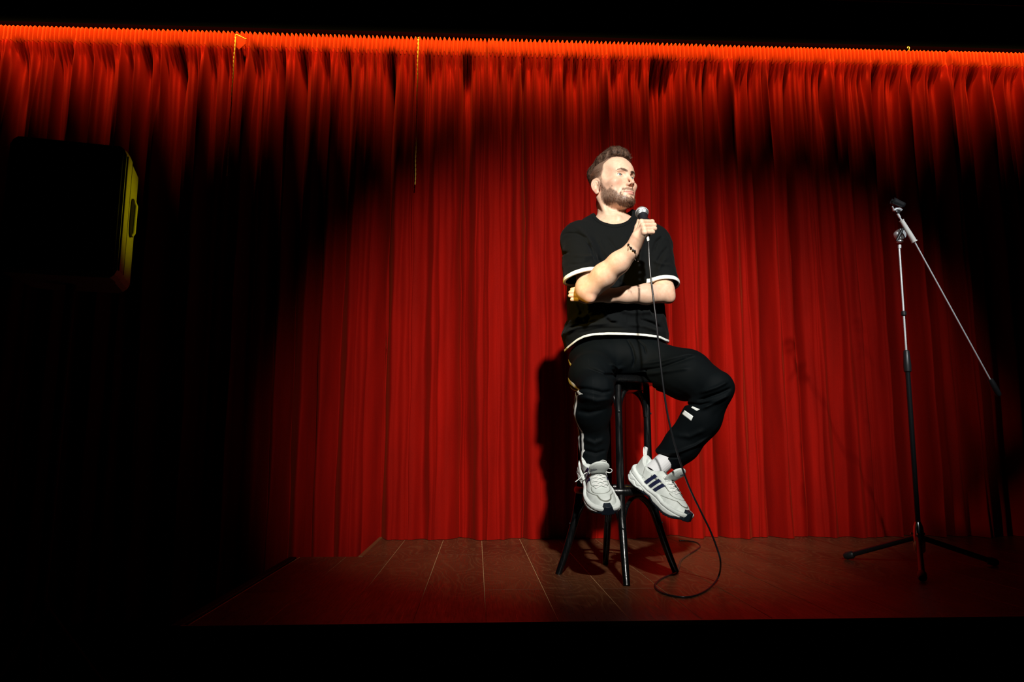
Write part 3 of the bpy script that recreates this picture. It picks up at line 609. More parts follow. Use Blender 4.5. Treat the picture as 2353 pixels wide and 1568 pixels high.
# head, in its own frame (x his right, y forward, z up)
EYE = [(s * 0.0325, 0.0750, 0.0125) for s in (1, -1)]
def headfield(L):
    X = np.abs(L[:, 0]); S = np.stack([X, L[:, 1], L[:, 2]], 1)
    d = ell(L, (0, 0.005, 0.045), (0.0755, 0.084, 0.086))
    d = smin(d, ell(L, (0, 0.043, 0.042), (0.064, 0.060, 0.058)), 0.03)           # forehead
    d = smin(d, ell(L, (0, 0.030, -0.030), (0.0585, 0.062, 0.072)), 0.022)        # face
    d = smin(d, cap(S, (0.052, -0.002, -0.050), (0.020, 0.072, -0.084), 0.017, 0.017), 0.022)   # jaw
    d = smin(d, ell(L, (0, 0.083, -0.086), (0.021, 0.017, 0.015)), 0.014)         # chin
    d = smin(d, ell(L, (0, 0.040, -0.075), (0.032, 0.045, 0.022)), 0.02)          # under the jaw
    d = smin(d, ell(S, (0.046, 0.036, -0.036), (0.016, 0.034, 0.032)), 0.025)
    d = smin(d, ell(S, (0.047, 0.064, -0.013), (0.019, 0.022, 0.016)), 0.018)      # cheekbones
    d = smin(d, ell(L, (0, 0.078, -0.056), (0.030, 0.026, 0.026)), 0.014)         # upper jaw
    d = smin(d, cap(S, (0.011, 0.0915, 0.0295), (0.046, 0.078, 0.0325), 0.0075, 0.0065), 0.010)    # brows
    d = smax(d, -ell(S, (0.031, 0.099, 0.0135), (0.0178, 0.0165, 0.0125)), 0.009) # sockets
    d = smax(d, -ell(S, (0.075, 0.060, 0.028), (0.014, 0.026, 0.028)), 0.018)     # temples
    # nose
    d = smin(d, cap(L, (0, 0.0900, 0.022), (0, 0.1125, -0.021), 0.0052, 0.0066), 0.012)
    d = smin(d, ell(L, (0, 0.1145, -0.0255), (0.0080, 0.0080, 0.0074)), 0.006)
    d = smin(d, ell(S, (0.0118, 0.1015, -0.0300), (0.0058, 0.0095, 0.0062)), 0.008)
    d = smax(d, -ell(S, (0.0056, 0.1085, -0.0370), (0.0034, 0.0058, 0.0040)), 0.0018)
    d = smax(d, -cap(S, (0.021, 0.094, -0.040), (0.034, 0.080, -0.066), 0.001, 0.001), 0.009)
    # lips
    xr = np.clip(X / 0.030, 0, 1); cy = 0.1010 - 0.0205 * xr ** 2; mz = -0.0632 + 0.0052 * xr ** 2
    up_ = np.sqrt((L[:, 1] - cy + 0.0010) ** 2 + (L[:, 2] - mz - 0.0032) ** 2 + (np.clip(X - 0.028, 0, 1)) ** 2) - (0.0046 - 0.0028 * xr ** 1.5)
    lo_ = np.sqrt((L[:, 1] - cy + 0.0012) ** 2 + (L[:, 2] - mz + 0.0042) ** 2 + (np.clip(X - 0.025, 0, 1)) ** 2) - (0.0056 - 0.0036 * xr ** 1.5)
    d = smin(d, up_, 0.004); d = smin(d, lo_, 0.004)
    ml = np.sqrt((L[:, 1] - cy - 0.0035) ** 2 + ((L[:, 2] - mz) * 1.0) ** 2 + (np.clip(X - 0.0300, 0, 1)) ** 2) - 0.0017
    d = smax(d, -ml, 0.0022)
    d = smax(d, -cap(S, (0.016, 0.100, -0.077), (0, 0.104, -0.0785), 0.002, 0.004), 0.008)
    # eyelids
    e = np.array((0.0325, 0.0750, 0.0125), np.float32); E = S - e; re = np.sqrt((E * E).sum(1))
    lid = re - 0.0137; d = smin(d, lid, 0.004)
    tz = E[:, 2] + 0.0006 - 0.10 * (E[:, 0] + 0.0)
    op = ell(np.stack([E[:, 0], E[:, 1] - 0.016, tz], 1), (0, 0, 0.0004), (0.0134, 0.0150, 0.0060))
    d = smax(d, -np.maximum(op, re - 0.0175), 0.0008); d = smax(d, -(re - 0.0116), 0.0006)
    d = smax(d, -cap(S, (0.021, 0.0915, 0.0212), (0.045, 0.0835, 0.0208), 0.0009, 0.0007), 0.003)
    # ears
    q = (S - np.array((0.0765, -0.008, -0.004), np.float32)) @ (rotz(0.42) @ roty(-0.12)).astype(np.float32)
    rad = np.sqrt((q[:, 1] / (0.0185 + 0.004 * np.clip(q[:, 2] / 0.03, -1, 1))) ** 2 + (q[:, 2] / 0.032) ** 2)
    ear = np.sqrt((np.clip(rad - 0.86, 0, 9) * 0.022) ** 2 + (q[:, 0] * 1.0) ** 2) - 0.0030
    rim = np.sqrt(((rad - 0.86) * 0.021) ** 2 + (q[:, 0] - 0.0035) ** 2) - 0.0033 + 0.0012 * np.clip(-q[:, 2] / 0.03, 0, 1)
    inner = np.sqrt(((np.sqrt(((q[:, 1] + 0.001) / 0.0115) ** 2 + ((q[:, 2] + 0.001) / 0.0185) ** 2) - 1) * 0.011) ** 2 + (q[:, 0] - 0.0028) ** 2) - 0.0022
    ear = smin(ear, rim, 0.002); ear = smin(ear, inner, 0.0025)
    ear = smin(ear, ell(q, (0.0015, 0.003, -0.029), (0.004, 0.0095, 0.0085)), 0.004)
    ear = smin(ear, ell(q, (0.002, 0.012, -0.004), (0.003, 0.003, 0.006)), 0.003)
    ear = smax(ear, -ell(q, (0.0055, 0.003, -0.006), (0.0062, 0.0078, 0.0105)), 0.0012)
    d = smin(d, ear, 0.0035)
    return d
NK0, NK1 = fromhead((0, -0.022, -0.055)).astype(np.float32), w3(1411, 530, 3.0)
def skinfield(P):
    d = np.full(len(P), 9.0, np.float32); lo, hi = P.min(0), P.max(0); c = (lo + hi) / 2; R = np.linalg.norm(hi - lo) / 2
    def near(a, r): return np.linalg.norm(c - np.asarray(a)) < R + r + 0.05
    if near(HC, 0.17): d = headfield(tohead(P)) * HS
    else: d = np.minimum(d, np.linalg.norm(P - HC.astype(np.float32), axis=1) - 0.15)
    if near(NK1, 0.28):
        n = cap(P, NK0, NK1, 0.056, 0.060); n = smin(n, cap(P, NK1, NK1 + np.float32([0, 0.01, -0.12]), 0.062, 0.11, ((0, 1, 0), 1.3)), 0.04)
        em = fromhead((0.058, -0.015, -0.045)).astype(np.float32); st = w3(1412, 530, 2.93)
        n = smin(n, cap(P, em, st, 0.012, 0.009), 0.022); em2 = fromhead((-0.058, -0.015, -0.045)).astype(np.float32); n = smin(n, cap(P, em2, st + np.float32([0.02, 0, 0]), 0.012, 0.009), 0.022)
        n = smin(n, ell(P, w3(1421, 504, 2.925), (0.011, 0.012, 0.014)), 0.012)
        n = smin(n, cap(P, w3(1350, 532, 2.96), w3(1405, 527, 2.915), 0.010, 0.010), 0.02); n = smin(n, cap(P, w3(1420, 527, 2.915), w3(1470, 532, 2.97), 0.010, 0.010), 0.02)
        n = smin(n, cap(P, NK1 + np.float32([-0.03, 0.02, 0.0]), SHR, 0.05, 0.05), 0.05); n = smin(n, cap(P, NK1 + np.float32([0.03, 0.02, 0.0]), SHL, 0.05, 0.05), 0.05)
        d = smin(d, n, 0.018)
    if near((SHR + ELR) / 2, 0.25) or near((ELR + WRR) / 2, 0.2):
        a = cap(P, SHR, ELR + (SHR - ELR) * 0.12, 0.047, 0.042); 
        m1 = ELR * 0.62 + WRR * 0.38 + np.float32([-0.002, 0, 0.002])
        fo = chain(P, [ELR, m1, WRR * 0.72 + ELR * 0.28, WRR], [0.0415, 0.0455, 0.0400, 0.0310], k=0.02)
        a = smin(a, fo, 0.024); a = smin(a, ell(P, w3(1356, 688, 2.725), (0.017, 0.02, 0.017)), 0.018)
        a = smin(a, ell(P, w3(1340, 668, 2.75), (0.022, 0.03, 0.03)), 0.045)
        d = smin(d, a, 0.02)
    if near((ELL + WRL) / 2, 0.22) or near((SHL + ELL) / 2, 0.25):
        a = cap(P, SHL, ELL + (SHL - ELL) * 0.1, 0.046, 0.042)
        m1 = ELL * 0.66 + WRL * 0.34
        fo = chain(P, [ELL, m1, WRL * 0.7 + ELL * 0.3, WRL], [0.038, 0.0400, 0.0325, 0.0290], ((0, 1, 0), 1.08), k=0.02)
        a = smin(a, fo, 0.025); a = smin(a, ell(P, w3(1540, 687, 2.855), (0.014, 0.018, 0.014)), 0.03); d = smin(d, a, 0.02)
    hr = w3(1478, 525, 2.59)
    if near(hr, 0.12): d = smin(d, handR(P), 0.010)
    hl = w3(1345, 678, 2.80)
    if near(hl, 0.13): d = smin(d, handL(P), 0.012)
    # hidden trunk and legs, one body under the clothes
    if near((0.57, 3.0, 1.1), 0.45):
        d = smin(d, chain(P, [w3(1412, 560, 3.0), w3(1415, 690, 2.99), w3(1417, 800, 3.0)], [0.135, 0.115, 0.125], ((0, 1, 0), 1.35)), 0.03)
    return d
# the right hand closed round the microphone
MB_, ME_ = W(1475, 489.5, 2.645), W(1488.5, 545, 2.555)         # ball centre, end of the handle
MA = (ME_ - MB_) / np.linalg.norm(ME_ - MB_)
def handR(P):
    off = [0.012, 0.002, -0.008, -0.017]
    mcp = [w3(1474, 510, 2.560 + off[0]), w3(1477.5, 518, 2.552 + off[1]), w3(1480, 526.5, 2.546 + off[2]), w3(1481, 534.5, 2.545 + off[3])]
    pip = [w3(1498.5, 510, 2.588 + off[0]), w3(1503, 517.5, 2.580 + off[1]), w3(1504, 525.5, 2.572 + off[2]), w3(1500, 533.5, 2.566 + off[3])]
    dip = [w3(1497, 511, 2.612 + off[0]), w3(1500, 518.5, 2.606 + off[1]), w3(1500, 527, 2.598 + off[2]), w3(1497, 535, 2.59 + off[3])]
    tip = [w3(1482, 514, 2.622 + off[0]), w3(1483, 522, 2.616 + off[1]), w3(1484, 530, 2.608 + off[2]), w3(1484, 538, 2.60 + off[3])]
    r = [0.0088, 0.0090, 0.0086, 0.0076]
    palm = cap(P, WRR, w3(1466, 545, 2.575), 0.027, 0.026, ((0.3, -1, 0.2), 1.25))
    for i in range(4): palm = smin(palm, cap(P, w3(1459 + i * 2, 558 + i * 3, 2.590), mcp[i], 0.013, 0.0098), 0.012)
    palm = smin(palm, cap(P, w3(1462, 555, 2.61), w3(1478, 540, 2.605), 0.018, 0.014), 0.015)
    d = palm
    for i in range(4):
        f = chain(P, [mcp[i], pip[i], dip[i], tip[i]], [r[i] * 1.08, r[i], r[i] * 0.9, r[i] * 0.8], k=0.004)
        f = smin(f, ell(P, mcp[i], (0.0108, 0.0108, 0.0100)), 0.004)
        d = smin(d, f, 0.0032)
    th = chain(P, [w3(1461, 545, 2.60), w3(1466, 522, 2.625), w3(1470, 509, 2.640), w3(1480, 505, 2.640)], [0.016, 0.0125, 0.0105, 0.0085], k=0.006)
    return smin(d, th, 0.006)
# the left hand tucked behind the right elbow, fingertips showing
def handL(P):
    d = cap(P, WRL, w3(1358, 680, 2.815), 0.027, 0.028, ((0, 1, 0), 1.5))
    ks = [(1346, 668), (1344, 677), (1344, 686), (1346, 694)]; tp = [(1314, 665), (1310, 672), (1309, 680), (1314, 689)]
    for i in range(4):
        a = w3(*ks[i], 2.815); b = w3((ks[i][0] + tp[i][0]) / 2 - 2, (ks[i][1] + tp[i][1]) / 2 - 3, 2.795); c = w3(*tp[i], 2.80)
        d = smin(d, chain(P, [a, b, c], [0.0095, 0.0088, 0.0072], k=0.003), 0.0035)
    return smin(d, chain(P, [w3(1378, 664, 2.80), w3(1362, 656, 2.79), w3(1346, 655, 2.79)], [0.014, 0.010, 0.008], k=0.004), 0.006)

person = empty('person', (SC[0], SC[1], SEATZ)); tag(person, 'bearded man in black t-shirt sitting on a bar stool, holding a microphone', 'person')
PO = np.array(person.location)
person_inv = Matrix.Translation(-Vector(person.location))
def worn(o, par=None):
    o.parent = par or person
    if par is None: o.matrix_parent_inverse = person_inv
    return o
parts = []
def bbox(pts, m_): p = np.array(pts); return p.min(0) - m_, p.max(0) + m_
def grid_part(lo, hi, h): parts.append(surfnet(skinfield, lo, hi, h))
grid_part(HC - [0.13, 0.15, 0.215], HC + [0.13, 0.15, 0.165], 0.0013)
l_, h_ = bbox([SHR + np.float32([0, 0, -0.10]), ELR, WRR, w3(1508, 500, 2.64), w3(1500, 545, 2.53)], 0.06); h_[0] -= 0.03; h_[2] -= 0.02; grid_part(l_, h_, 0.00145)
l_, h_ = bbox([SHL + np.float32([0, 0, -0.06]), ELL, WRL, w3(1308, 680, 2.8)], 0.055); l_[0] += 0.03; grid_part(l_, h_, 0.0018)
grid_part((0.30, 2.82, 0.85), (0.86, 3.18, 1.50), 0.006)
V = []; Q = []; n = 0
hb = (l_, h_)
for Vp, Qp in parts: V.append(Vp); Q.append(Qp + n); n += len(Vp)
V = np.concatenate(V); Q = np.concatenate(Q)
Lh = tohead(V.astype(np.float32)); nh = len(parts[0][0])
def sstep(x, a, b): t_ = np.clip((x - a) / (b - a), 0, 1); return t_ * t_ * (3 - 2 * t_)
def nz3(Pq, s, seed=0):                                   # cheap smooth noise
    r_ = np.random.default_rng(seed); v = np.zeros(len(Pq))
    for _ in range(6): k_ = r_.normal(size=3) * s; v += np.sin(Pq @ k_ + r_.uniform(0, 6.28))
    return v / 6
def beardmask(L):
    X, Y, Z = np.abs(L[:, 0]), L[:, 1], L[:, 2]; j = nz3(L, 90, 3) * 0.004
    line = np.interp(X, [0, 0.012, 0.024, 0.034, 0.046, 0.056, 0.064, 0.08], [-0.0745, -0.080, -0.075, -0.069, -0.056, -0.044, -0.034, -0.03])   # upper border of the cheek beard
    m_ = sstep(line + j - Z, -0.004, 0.008) * sstep(Y, 0.0, 0.016) * sstep(Z, -0.113, -0.100) * np.where(Y < 0.055, sstep(Z, -0.095 - 0.0 * Y, -0.080 - 0.4 * np.clip(Y - 0.03, 0, 1)), 1)
    yl = np.interp(Z, [-0.06, -0.045, -0.02, 0.0, 0.02, 0.05], [0.060, 0.050, 0.030, 0.022, 0.020, 0.026]); m_ = np.maximum(m_, sstep(yl + j - Y, -0.003, 0.010) * sstep(Y, 0.001, 0.010) * (X > 0.045) * sstep(Z, -0.075, -0.06) * sstep(0.030 - Z, 0, 0.03) * 0.9)
    side = (Y < 0.075); m_ = m_ * np.where(side, 1, 1)
    xr = np.clip(X / 0.030, 0, 1); mz = -0.0632 + 0.0052 * xr ** 2
    mo = sstep(Z - mz, 0.0045, 0.0075) * sstep(-(Z + 0.0405), 0, 0.003) * sstep(0.034 - X, 0, 0.004) * (Y > 0.06)       # moustache
    mo2 = sstep(X, 0.0300, 0.0325) * sstep(0.040 - X, 0, 0.004) * sstep(Z, -0.085, -0.080) * sstep(-0.054 - Z, 0, 0.006) * (Y > 0.06)
    soul = sstep(0.007 - X, 0, 0.003) * sstep(-0.0735 - Z, 0, 0.003) * (Y > 0.07)
    lipz = ((Z - mz) < 0.0075) & ((Z - mz) > -0.0105) & (X < 0.029) & (Y > 0.07)
    return np.where(lipz, 0, np.clip(np.maximum.reduce([m_, mo * 0.9, mo2 * 0.95, soul * 0.8]), 0, 1))
def hairline(X, Y):
    return np.interp(Y, [-0.1, -0.08, -0.04, 0, 0.02, 0.038, 0.055, 0.070], [0.0, 0.020, 0.045, 0.062, 0.072, 0.085, 0.096, 0.1005]) - 0.004 * np.exp(-(X / 0.012) ** 2)
def scalpmask(L):
    X, Y, Z = np.abs(L[:, 0]), L[:, 1], L[:, 2]
    top = sstep(Z - hairline(X, Y), -0.002, 0.004)
    ys = np.interp(Z, [-0.05, -0.02, 0.0, 0.012, 0.03, 0.05, 0.07, 0.09], [-0.03, -0.022, 0.014, 0.022, 0.026, 0.036, 0.040, 0.06])   # side hairline: everything behind it
    sd_ = sstep(ys - Y, -0.004, 0.004) * sstep(Z, -0.066, -0.045) * (X > 0.03)
    back = sstep(-0.02 - Y, 0, 0.02) * sstep(Z, -0.068, -0.045)
    earz = (X > 0.068) & (np.abs(Z + 0.006) < 0.040) & (Y > -0.034) & (Y < 0.02) & (Z < 0.026)
    return np.where(earz, 0, np.maximum.reduce([top, sd_, back]))
inh = np.arange(len(V)) < nh
bm = np.where(inh, beardmask(Lh), 0); smk = np.where(inh, scalpmask(Lh), 0)
X, Y, Z = np.abs(Lh[:, 0]), Lh[:, 1], Lh[:, 2]; xr = np.clip(X / 0.030, 0, 1); mz = -0.0632 + 0.0052 * xr ** 2
lipm = inh & (Y > 0.075); lipv = sstep(0.0066 * (1 - 0.75 * xr ** 2) - (Z - mz), 0, 0.002) * sstep(Z - mz + 0.0102 * (1 - 0.7 * xr ** 2), 0, 0.002) * sstep(0.0290 - X, 0, 0.002) * lipm
red = np.where(inh, 0.30 * np.exp(-((X - 0.045) ** 2 + (Z + 0.02) ** 2) / 0.0006) + 0.5 * sstep(X, 0.078, 0.086) + 0.35 * np.exp(-(X ** 2 + (Z + 0.03) ** 2) / 0.0003), 0)
Wv = V.astype(np.float32)
for q, rr in ((w3(1356, 688, 2.725), 0.03), (w3(1543, 690, 2.85), 0.025)): red = np.maximum(red, 0.40 * np.exp(-((Wv - q) ** 2).sum(1) / rr ** 2))
dark = np.where(inh, 0.0, 0.0); mole = fromhead((0.046, 0.078, -0.026)); _q = V - cC; _pd = _q @ cF; _mx = 1176.5 + FPX * (_q @ cR) / _pd; _my = 784 - FPX * (_q @ cU) / _pd; dark = np.where(inh & (np.hypot(_mx - 1406, _my - 427.5) < 1.3) & (Lh[:, 0] > 0.02) & (Lh[:, 1] > 0.03), 0.8, 0.0)
fade = np.clip(sstep(Z, -0.05, 0.07), 0, 1)
stub = np.maximum(bm * 0.74, smk * (0.45 + 0.4 * fade * (Z > 0.03)))
blv = np.interp(X, [0.008, 0.020, 0.034, 0.046, 0.052], [0.0255, 0.0300, 0.0335, 0.0290, 0.0235]); bwv = np.interp(X, [0.006, 0.011, 0.03, 0.048, 0.054], [0.0022, 0.0040, 0.0032, 0.0004, -0.002])
stub = np.maximum(stub, inh * (Y > 0.055) * (X > 0.007) * 0.7 * sstep(bwv - np.abs(Z - blv), -0.001, 0.0012))
# upper lash line and inner brow tone
ey = np.minimum(*[np.linalg.norm(Lh - np.array(e_, np.float32), axis=1) for e_ in EYE]); 
_E = np.stack([X, Y, Z], 1) - np.array((0.0325, 0.0750, 0.0125)); _op = ell(np.stack([_E[:, 0], _E[:, 1] - 0.016, _E[:, 2] + 0.0006 - 0.10 * _E[:, 0]], 1).astype(np.float32), (0, 0, 0.0004), (0.0134, 0.0150, 0.0060))
stub = np.maximum(stub, inh * (Y > 0.07) * 0.95 * sstep(0.0016 - _op, 0, 0.0006) * sstep(_E[:, 2], 0.001, 0.0025)); red = np.maximum(red, inh * (Y > 0.07) * 0.4 * sstep(0.004 - _op, 0, 0.003))
body = mesh_obj('body', V, Q, M['skin'], None, True, {'red': red, 'lip': lipv * 0.75, 'stubble': stub, 'dark': dark}); worn(body)
if True:
    for s_, e_ in zip((0, 1), EYE):
        MBs = MB(); nU, nV = 24, 16; VV = []; FF = []
        for i in range(nV + 1):
            for j in range(nU): a, b_ = PI * i / nV, 2 * PI * j / nU; VV.append((0.0121 * HS * math.sin(a) * math.cos(b_), 0.0121 * HS * math.cos(a), 0.0121 * HS * math.sin(a) * math.sin(b_)))
        for i in range(nV):
            for j in range(nU): k_ = (j + 1) % nU; FF.append((i * nU + j, i * nU + k_, (i + 1) * nU + k_, (i + 1) * nU + j))
        o = mesh_obj('eye', VV, FF, M['eye'])
        gz = HR @ rotz(-0.10) @ rotx(0.10)
        o.matrix_world = Matrix.Translation(Vector(fromhead(e_))) @ Matrix([list(r) for r in gz]).to_4x4()
        worn(o)
# ---- hair: strands grown from the skin
def ribbons(name, roots, dirs, lens, wid, bend, m, parent, seg=3, jit=0.25):
    n_ = len(roots); r_ = np.random.default_rng(11); T = np.linspace(0, 1, seg + 1)
    d = dirs + r_.normal(size=dirs.shape) * jit; d /= np.linalg.norm(d, axis=1, keepdims=True)
    side_ = np.cross(d, r_.normal(size=d.shape)); side_ /= np.linalg.norm(side_, axis=1, keepdims=True)
    VV = np.zeros((n_, seg + 1, 2, 3))
    for i, t_ in enumerate(T):
        c_ = roots + d * (lens * t_)[:, None] + bend * (lens * t_ * t_)[:, None]
        w_ = wid * (1 - 0.75 * t_)
        VV[:, i, 0] = c_ - side_ * w_ / 2; VV[:, i, 1] = c_ + side_ * w_ / 2
    base_ = (np.arange(n_) * (seg + 1) * 2)[:, None]; F_ = np.concatenate([np.stack([base_[:, 0] + 2 * i, base_[:, 0] + 2 * i + 1, base_[:, 0] + 2 * i + 3, base_[:, 0] + 2 * i + 2], 1) for i in range(seg)])
    o = mesh_obj(name, VV.reshape(-1, 3), F_, m, None); return o
Nn = normals(parts[0][0], parts[0][1]); V0 = parts[0][0]; L0 = tohead(V0.astype(np.float32)); H2 = lambda v: v @ HR.T
bm0 = bm[:nh]; sm0 = smk[:nh]
pick = np.nonzero(rng.uniform(size=nh) < bm0 * 0.26)[0]
nrm = Nn[pick]; dn = H2(np.array([[0, 0.25, -1.0]])) ; dirs = nrm * 0.85 + dn * 0.9
ln = (0.0055 + 0.0015 * sstep(-L0[pick, 2], 0.07, 0.10)) * rng.uniform(0.6, 1.2, len(pick)) * np.where(L0[pick, 2] > -0.06, 0.62, 1.0)
o = ribbons('beard', V0[pick] - nrm * 0.0005, dirs, ln, 0.00075, H2(np.array([[0, 0.0, -0.25]])), M['beard'], person, 2, 0.35); worn(o)
# close-cropped sides and back
sidem = sm0 * (1 - sstep(L0[:, 2], 0.055, 0.075) * sstep(L0[:, 1], -0.09, -0.05))
pick = np.nonzero(rng.uniform(size=nh) < sidem * (0.14 + 0.20 * sstep(L0[:, 2], -0.02, 0.05)) * (1.0 + 0.8 * (L0[:, 1] < -0.05)))[0]
nrm = Nn[pick]; dirs = nrm * 0.22 + H2(np.array([[0, -0.7, -0.8]]))
ln = (0.0035 + 0.008 * sstep(L0[pick, 2], 0.0, 0.07) + 0.002 * (L0[pick, 1] < -0.06)) * rng.uniform(0.7, 1.2, len(pick))
o = ribbons('cropped_hair', V0[pick] - nrm * 0.0005, dirs, ln, 0.0005, H2(np.array([[0, -0.1, -0.2]])), M['beard'], person, 2, 0.2); worn(o)
# the long top: a soft volume with strands combed up and back
def hairtop(P):
    L = tohead(P); q = L.copy()
    d = ell(L, (0, 0.008, 0.070), (0.067, 0.085, 0.070))
    d = smin(d, ell(L, (0, 0.060, 0.119), (0.050, 0.030, 0.025)), 0.03)
    d = smin(d, ell(L, (0, 0.010, 0.118), (0.052, 0.06, 0.030)), 0.03)
    d = smin(d, ell(L, (0, -0.060, 0.075), (0.055, 0.035, 0.05)), 0.03)
    st = np.sin(L[:, 0] * 420 + 2.2 * np.sin(L[:, 1] * 45) + 1.5 * np.sin(L[:, 2] * 60)) * 0.0011 + np.sin(L[:, 0] * 190 + 3 * np.sin(L[:, 1] * 28 + 1)) * 0.0011
    d = d - st
    cut = hairline(np.abs(L[:, 0]), L[:, 1]) - L[:, 2]
    return smax(d, cut, 0.006) * HS
V1, Q1 = surfnet(hairtop, HC + [-0.12, -0.13, 0.0], HC + [0.12, 0.14, 0.175], 0.0016)
hair = mesh_obj('hair', V1, Q1, M['hair']); worn(hair)
N1 = normals(V1, Q1); L1 = tohead(V1.astype(np.float32))
pick = np.nonzero((rng.uniform(size=len(V1)) < 0.5) & (N1 @ HR[:, 2] > -1.1))[0]; nrm = N1[pick]; LL = L1[pick]
fr = sstep(LL[:, 1], 0.02, 0.08)[:, None]
comb = H2(np.stack([0.30 * np.sin(LL[:, 1] * 50 + LL[:, 2] * 40) + LL[:, 0] * 1.5 - 0.25 * fr[:, 0], -0.9 + 0.75 * fr[:, 0], 0.15 + 0.85 * fr[:, 0]], 1))
dirs = comb - nrm * (comb * nrm).sum(1, keepdims=True) + nrm * (0.03 + 0.05 * fr)
tang = dirs; ln = (0.012 + 0.008 * fr[:, 0]) * rng.uniform(0.6, 1.25, len(pick))
o = ribbons('hair_strands', V1[pick] - nrm * 0.002, dirs, ln, 0.0008, H2(np.array([[0.0, -0.15, -0.05]])), M['hair'], person, 3, 0.10); worn(o); o['kind'] = 'stuff'
# eyebrows
XX = np.abs(L0[:, 0]); bl = np.interp(XX, [0.008, 0.020, 0.034, 0.046, 0.052], [0.0255, 0.0300, 0.0335, 0.0290, 0.0235]); bw = np.interp(XX, [0.006, 0.011, 0.03, 0.048, 0.054], [0.0022, 0.0042, 0.0036, 0.0012, -0.001])
mk = (np.abs(L0[:, 2] - bl) < bw) & (L0[:, 1] > 0.055) & (XX > 0.008)
pick = np.nonzero(mk & (rng.uniform(size=nh) < 0.8))[0]; nrm = Nn[pick]
dirs = nrm * 0.25 + H2(np.stack([np.sign(L0[pick, 0]) * 1.0, -0.1 * np.ones(len(pick)), 0.25 * np.ones(len(pick))], 1))
o = ribbons('eyebrows', V0[pick] - nrm * 0.0003, dirs, 0.0055 * rng.uniform(0.6, 1.1, len(pick)), 0.0006, H2(np.array([[0, -0.1, -0.1]])), M['hair'], person, 2, 0.15); worn(o)

# ------------------------------------------------------------------ t-shirt
rows = [(812, 1302, 1528, 3.0, .125), (790, 1297, 1532, 2.995, .135), (770, 1291, 1533, 2.99, .138), (735, 1305, 1527, 2.985, .130), (700, 1303, 1524, 2.98, .125), (650, 1304, 1536, 2.98, .124), (600, 1302, 1542, 2.98, .126), (560, 1308, 1540, 2.985, .120), (535, 1330, 1522, 2.99, .105), (515, 1352, 1494, 2.995, .085), (500, 1368, 1470, 3.0, .065), (485, 1380, 1455, 3.0, .05)]
rz = np.array([W(1415, r[0], r[3])[2] for r in rows]); rx = np.array([(W(r[1], r[0], r[3])[0] + W(r[2], r[0], r[3])[0]) / 2 for r in rows]); ra = np.array([(W(r[2], r[0], r[3])[0] - W(r[1], r[0], r[3])[0]) / 2 for r in rows]); ry = np.array([r[3] for r in rows]); rb = np.array([r[4] for r in rows])
folds = []                                            # (kind, px points, depth amplitude m, width m)
def fold(pts, a, w_): 
    P = np.array([W(x, y, 2.87)[[0, 2]] for x, y in pts]); folds.append((P, a * 1.9, w_))
def foldsum(P, fl, yfront):
    out = np.zeros(len(P)); q = P[:, [0, 2]]; lo, hi = q.min(0), q.max(0)
    for S_, a, w_ in fl:
        if (S_.min(0) - 3 * w_ > hi).any() or (S_.max(0) + 3 * w_ < lo).any(): continue
        best = np.full(len(P), 9.0); tb = np.zeros(len(P)); n_ = len(S_) - 1
        for i in range(n_):
            p0, p1 = S_[i], S_[i + 1]; b_ = p1 - p0; t_ = np.clip(((q - p0) @ b_) / (b_ @ b_), 0, 1); dd = np.hypot(*(q - p0 - t_[:, None] * b_).T)
            m_ = dd < best; best[m_] = dd[m_]; tb[m_] = (i + t_[m_]) / n_
        out += a * np.exp(-(best / w_) ** 2) * np.clip(np.minimum(tb, 1 - tb) * 5 + 0.15, 0, 1)
    return out * (P[:, 1] < yfront)
G, Rg = -1, 1
fold([(1345, 560), (1354, 590), (1362, 612)], -0.0045, 0.006); fold([(1335, 545), (1350, 572), (1358, 590)], -0.003, 0.005); fold([(1372, 590), (1384, 615), (1392, 640)], -0.004, 0.008)
fold([(1300, 530), (1325, 537), (1345, 552), (1358, 585)], -0.004, 0.005); fold([(1286, 565), (1292, 580), (1305, 590)], -0.006, 0.006); fold([(1325, 520), (1345, 545), (1355, 575)], 0.006, 0.012)
fold([(1525, 540), (1510, 555), (1500, 580)], -0.005, 0.006); fold([(1537, 565), (1520, 585), (1508, 605)], -0.004, 0.006); fold([(1533, 590), (1515, 610), (1505, 630)], 0.004, 0.009)
fold([(1305, 735), (1340, 728), (1375, 712), (1410, 700)], 0.008, 0.010); fold([(1310, 750), (1345, 742), (1375, 738)], -0.006, 0.006); fold([(1300, 762), (1325, 752), (1360, 748), (1400, 745)], 0.006, 0.008)
fold([(1392, 732), (1402, 742), (1418, 743)], -0.007, 0.005); fold([(1420, 715), (1450, 722), (1490, 718), (1520, 708)], 0.006, 0.010); fold([(1470, 735), (1500, 742), (1524, 752)], -0.006, 0.006); fold([(1440, 748), (1480, 752), (1520, 764)], 0.005, 0.008)
fold([(1330, 765), (1380, 756), (1440, 757)], -0.003, 0.006); fold([(1470, 700), (1475, 730), (1468, 758)], -0.004, 0.006); fold([(1493, 695), (1500, 720), (1515, 740)], 0.005, 0.008); fold([(1320, 690), (1330, 715), (1320, 740)], 0.006, 0.01)
fold([(1430, 540), (1440, 580), (1445, 610)], 0.003, 0.02); fold([(1400, 610), (1410, 640), (1430, 655)], -0.003, 0.008); 
fold([(1310, 600), (1335, 606), (1362, 600)], 0.004, 0.009); fold([(1300, 622), (1325, 625), (1350, 615)], -0.003, 0.007); fold([(1375, 545), (1385, 575), (1400, 600)], 0.003, 0.010); fold([(1395, 545), (1412, 575), (1440, 590)], -0.0025, 0.008)
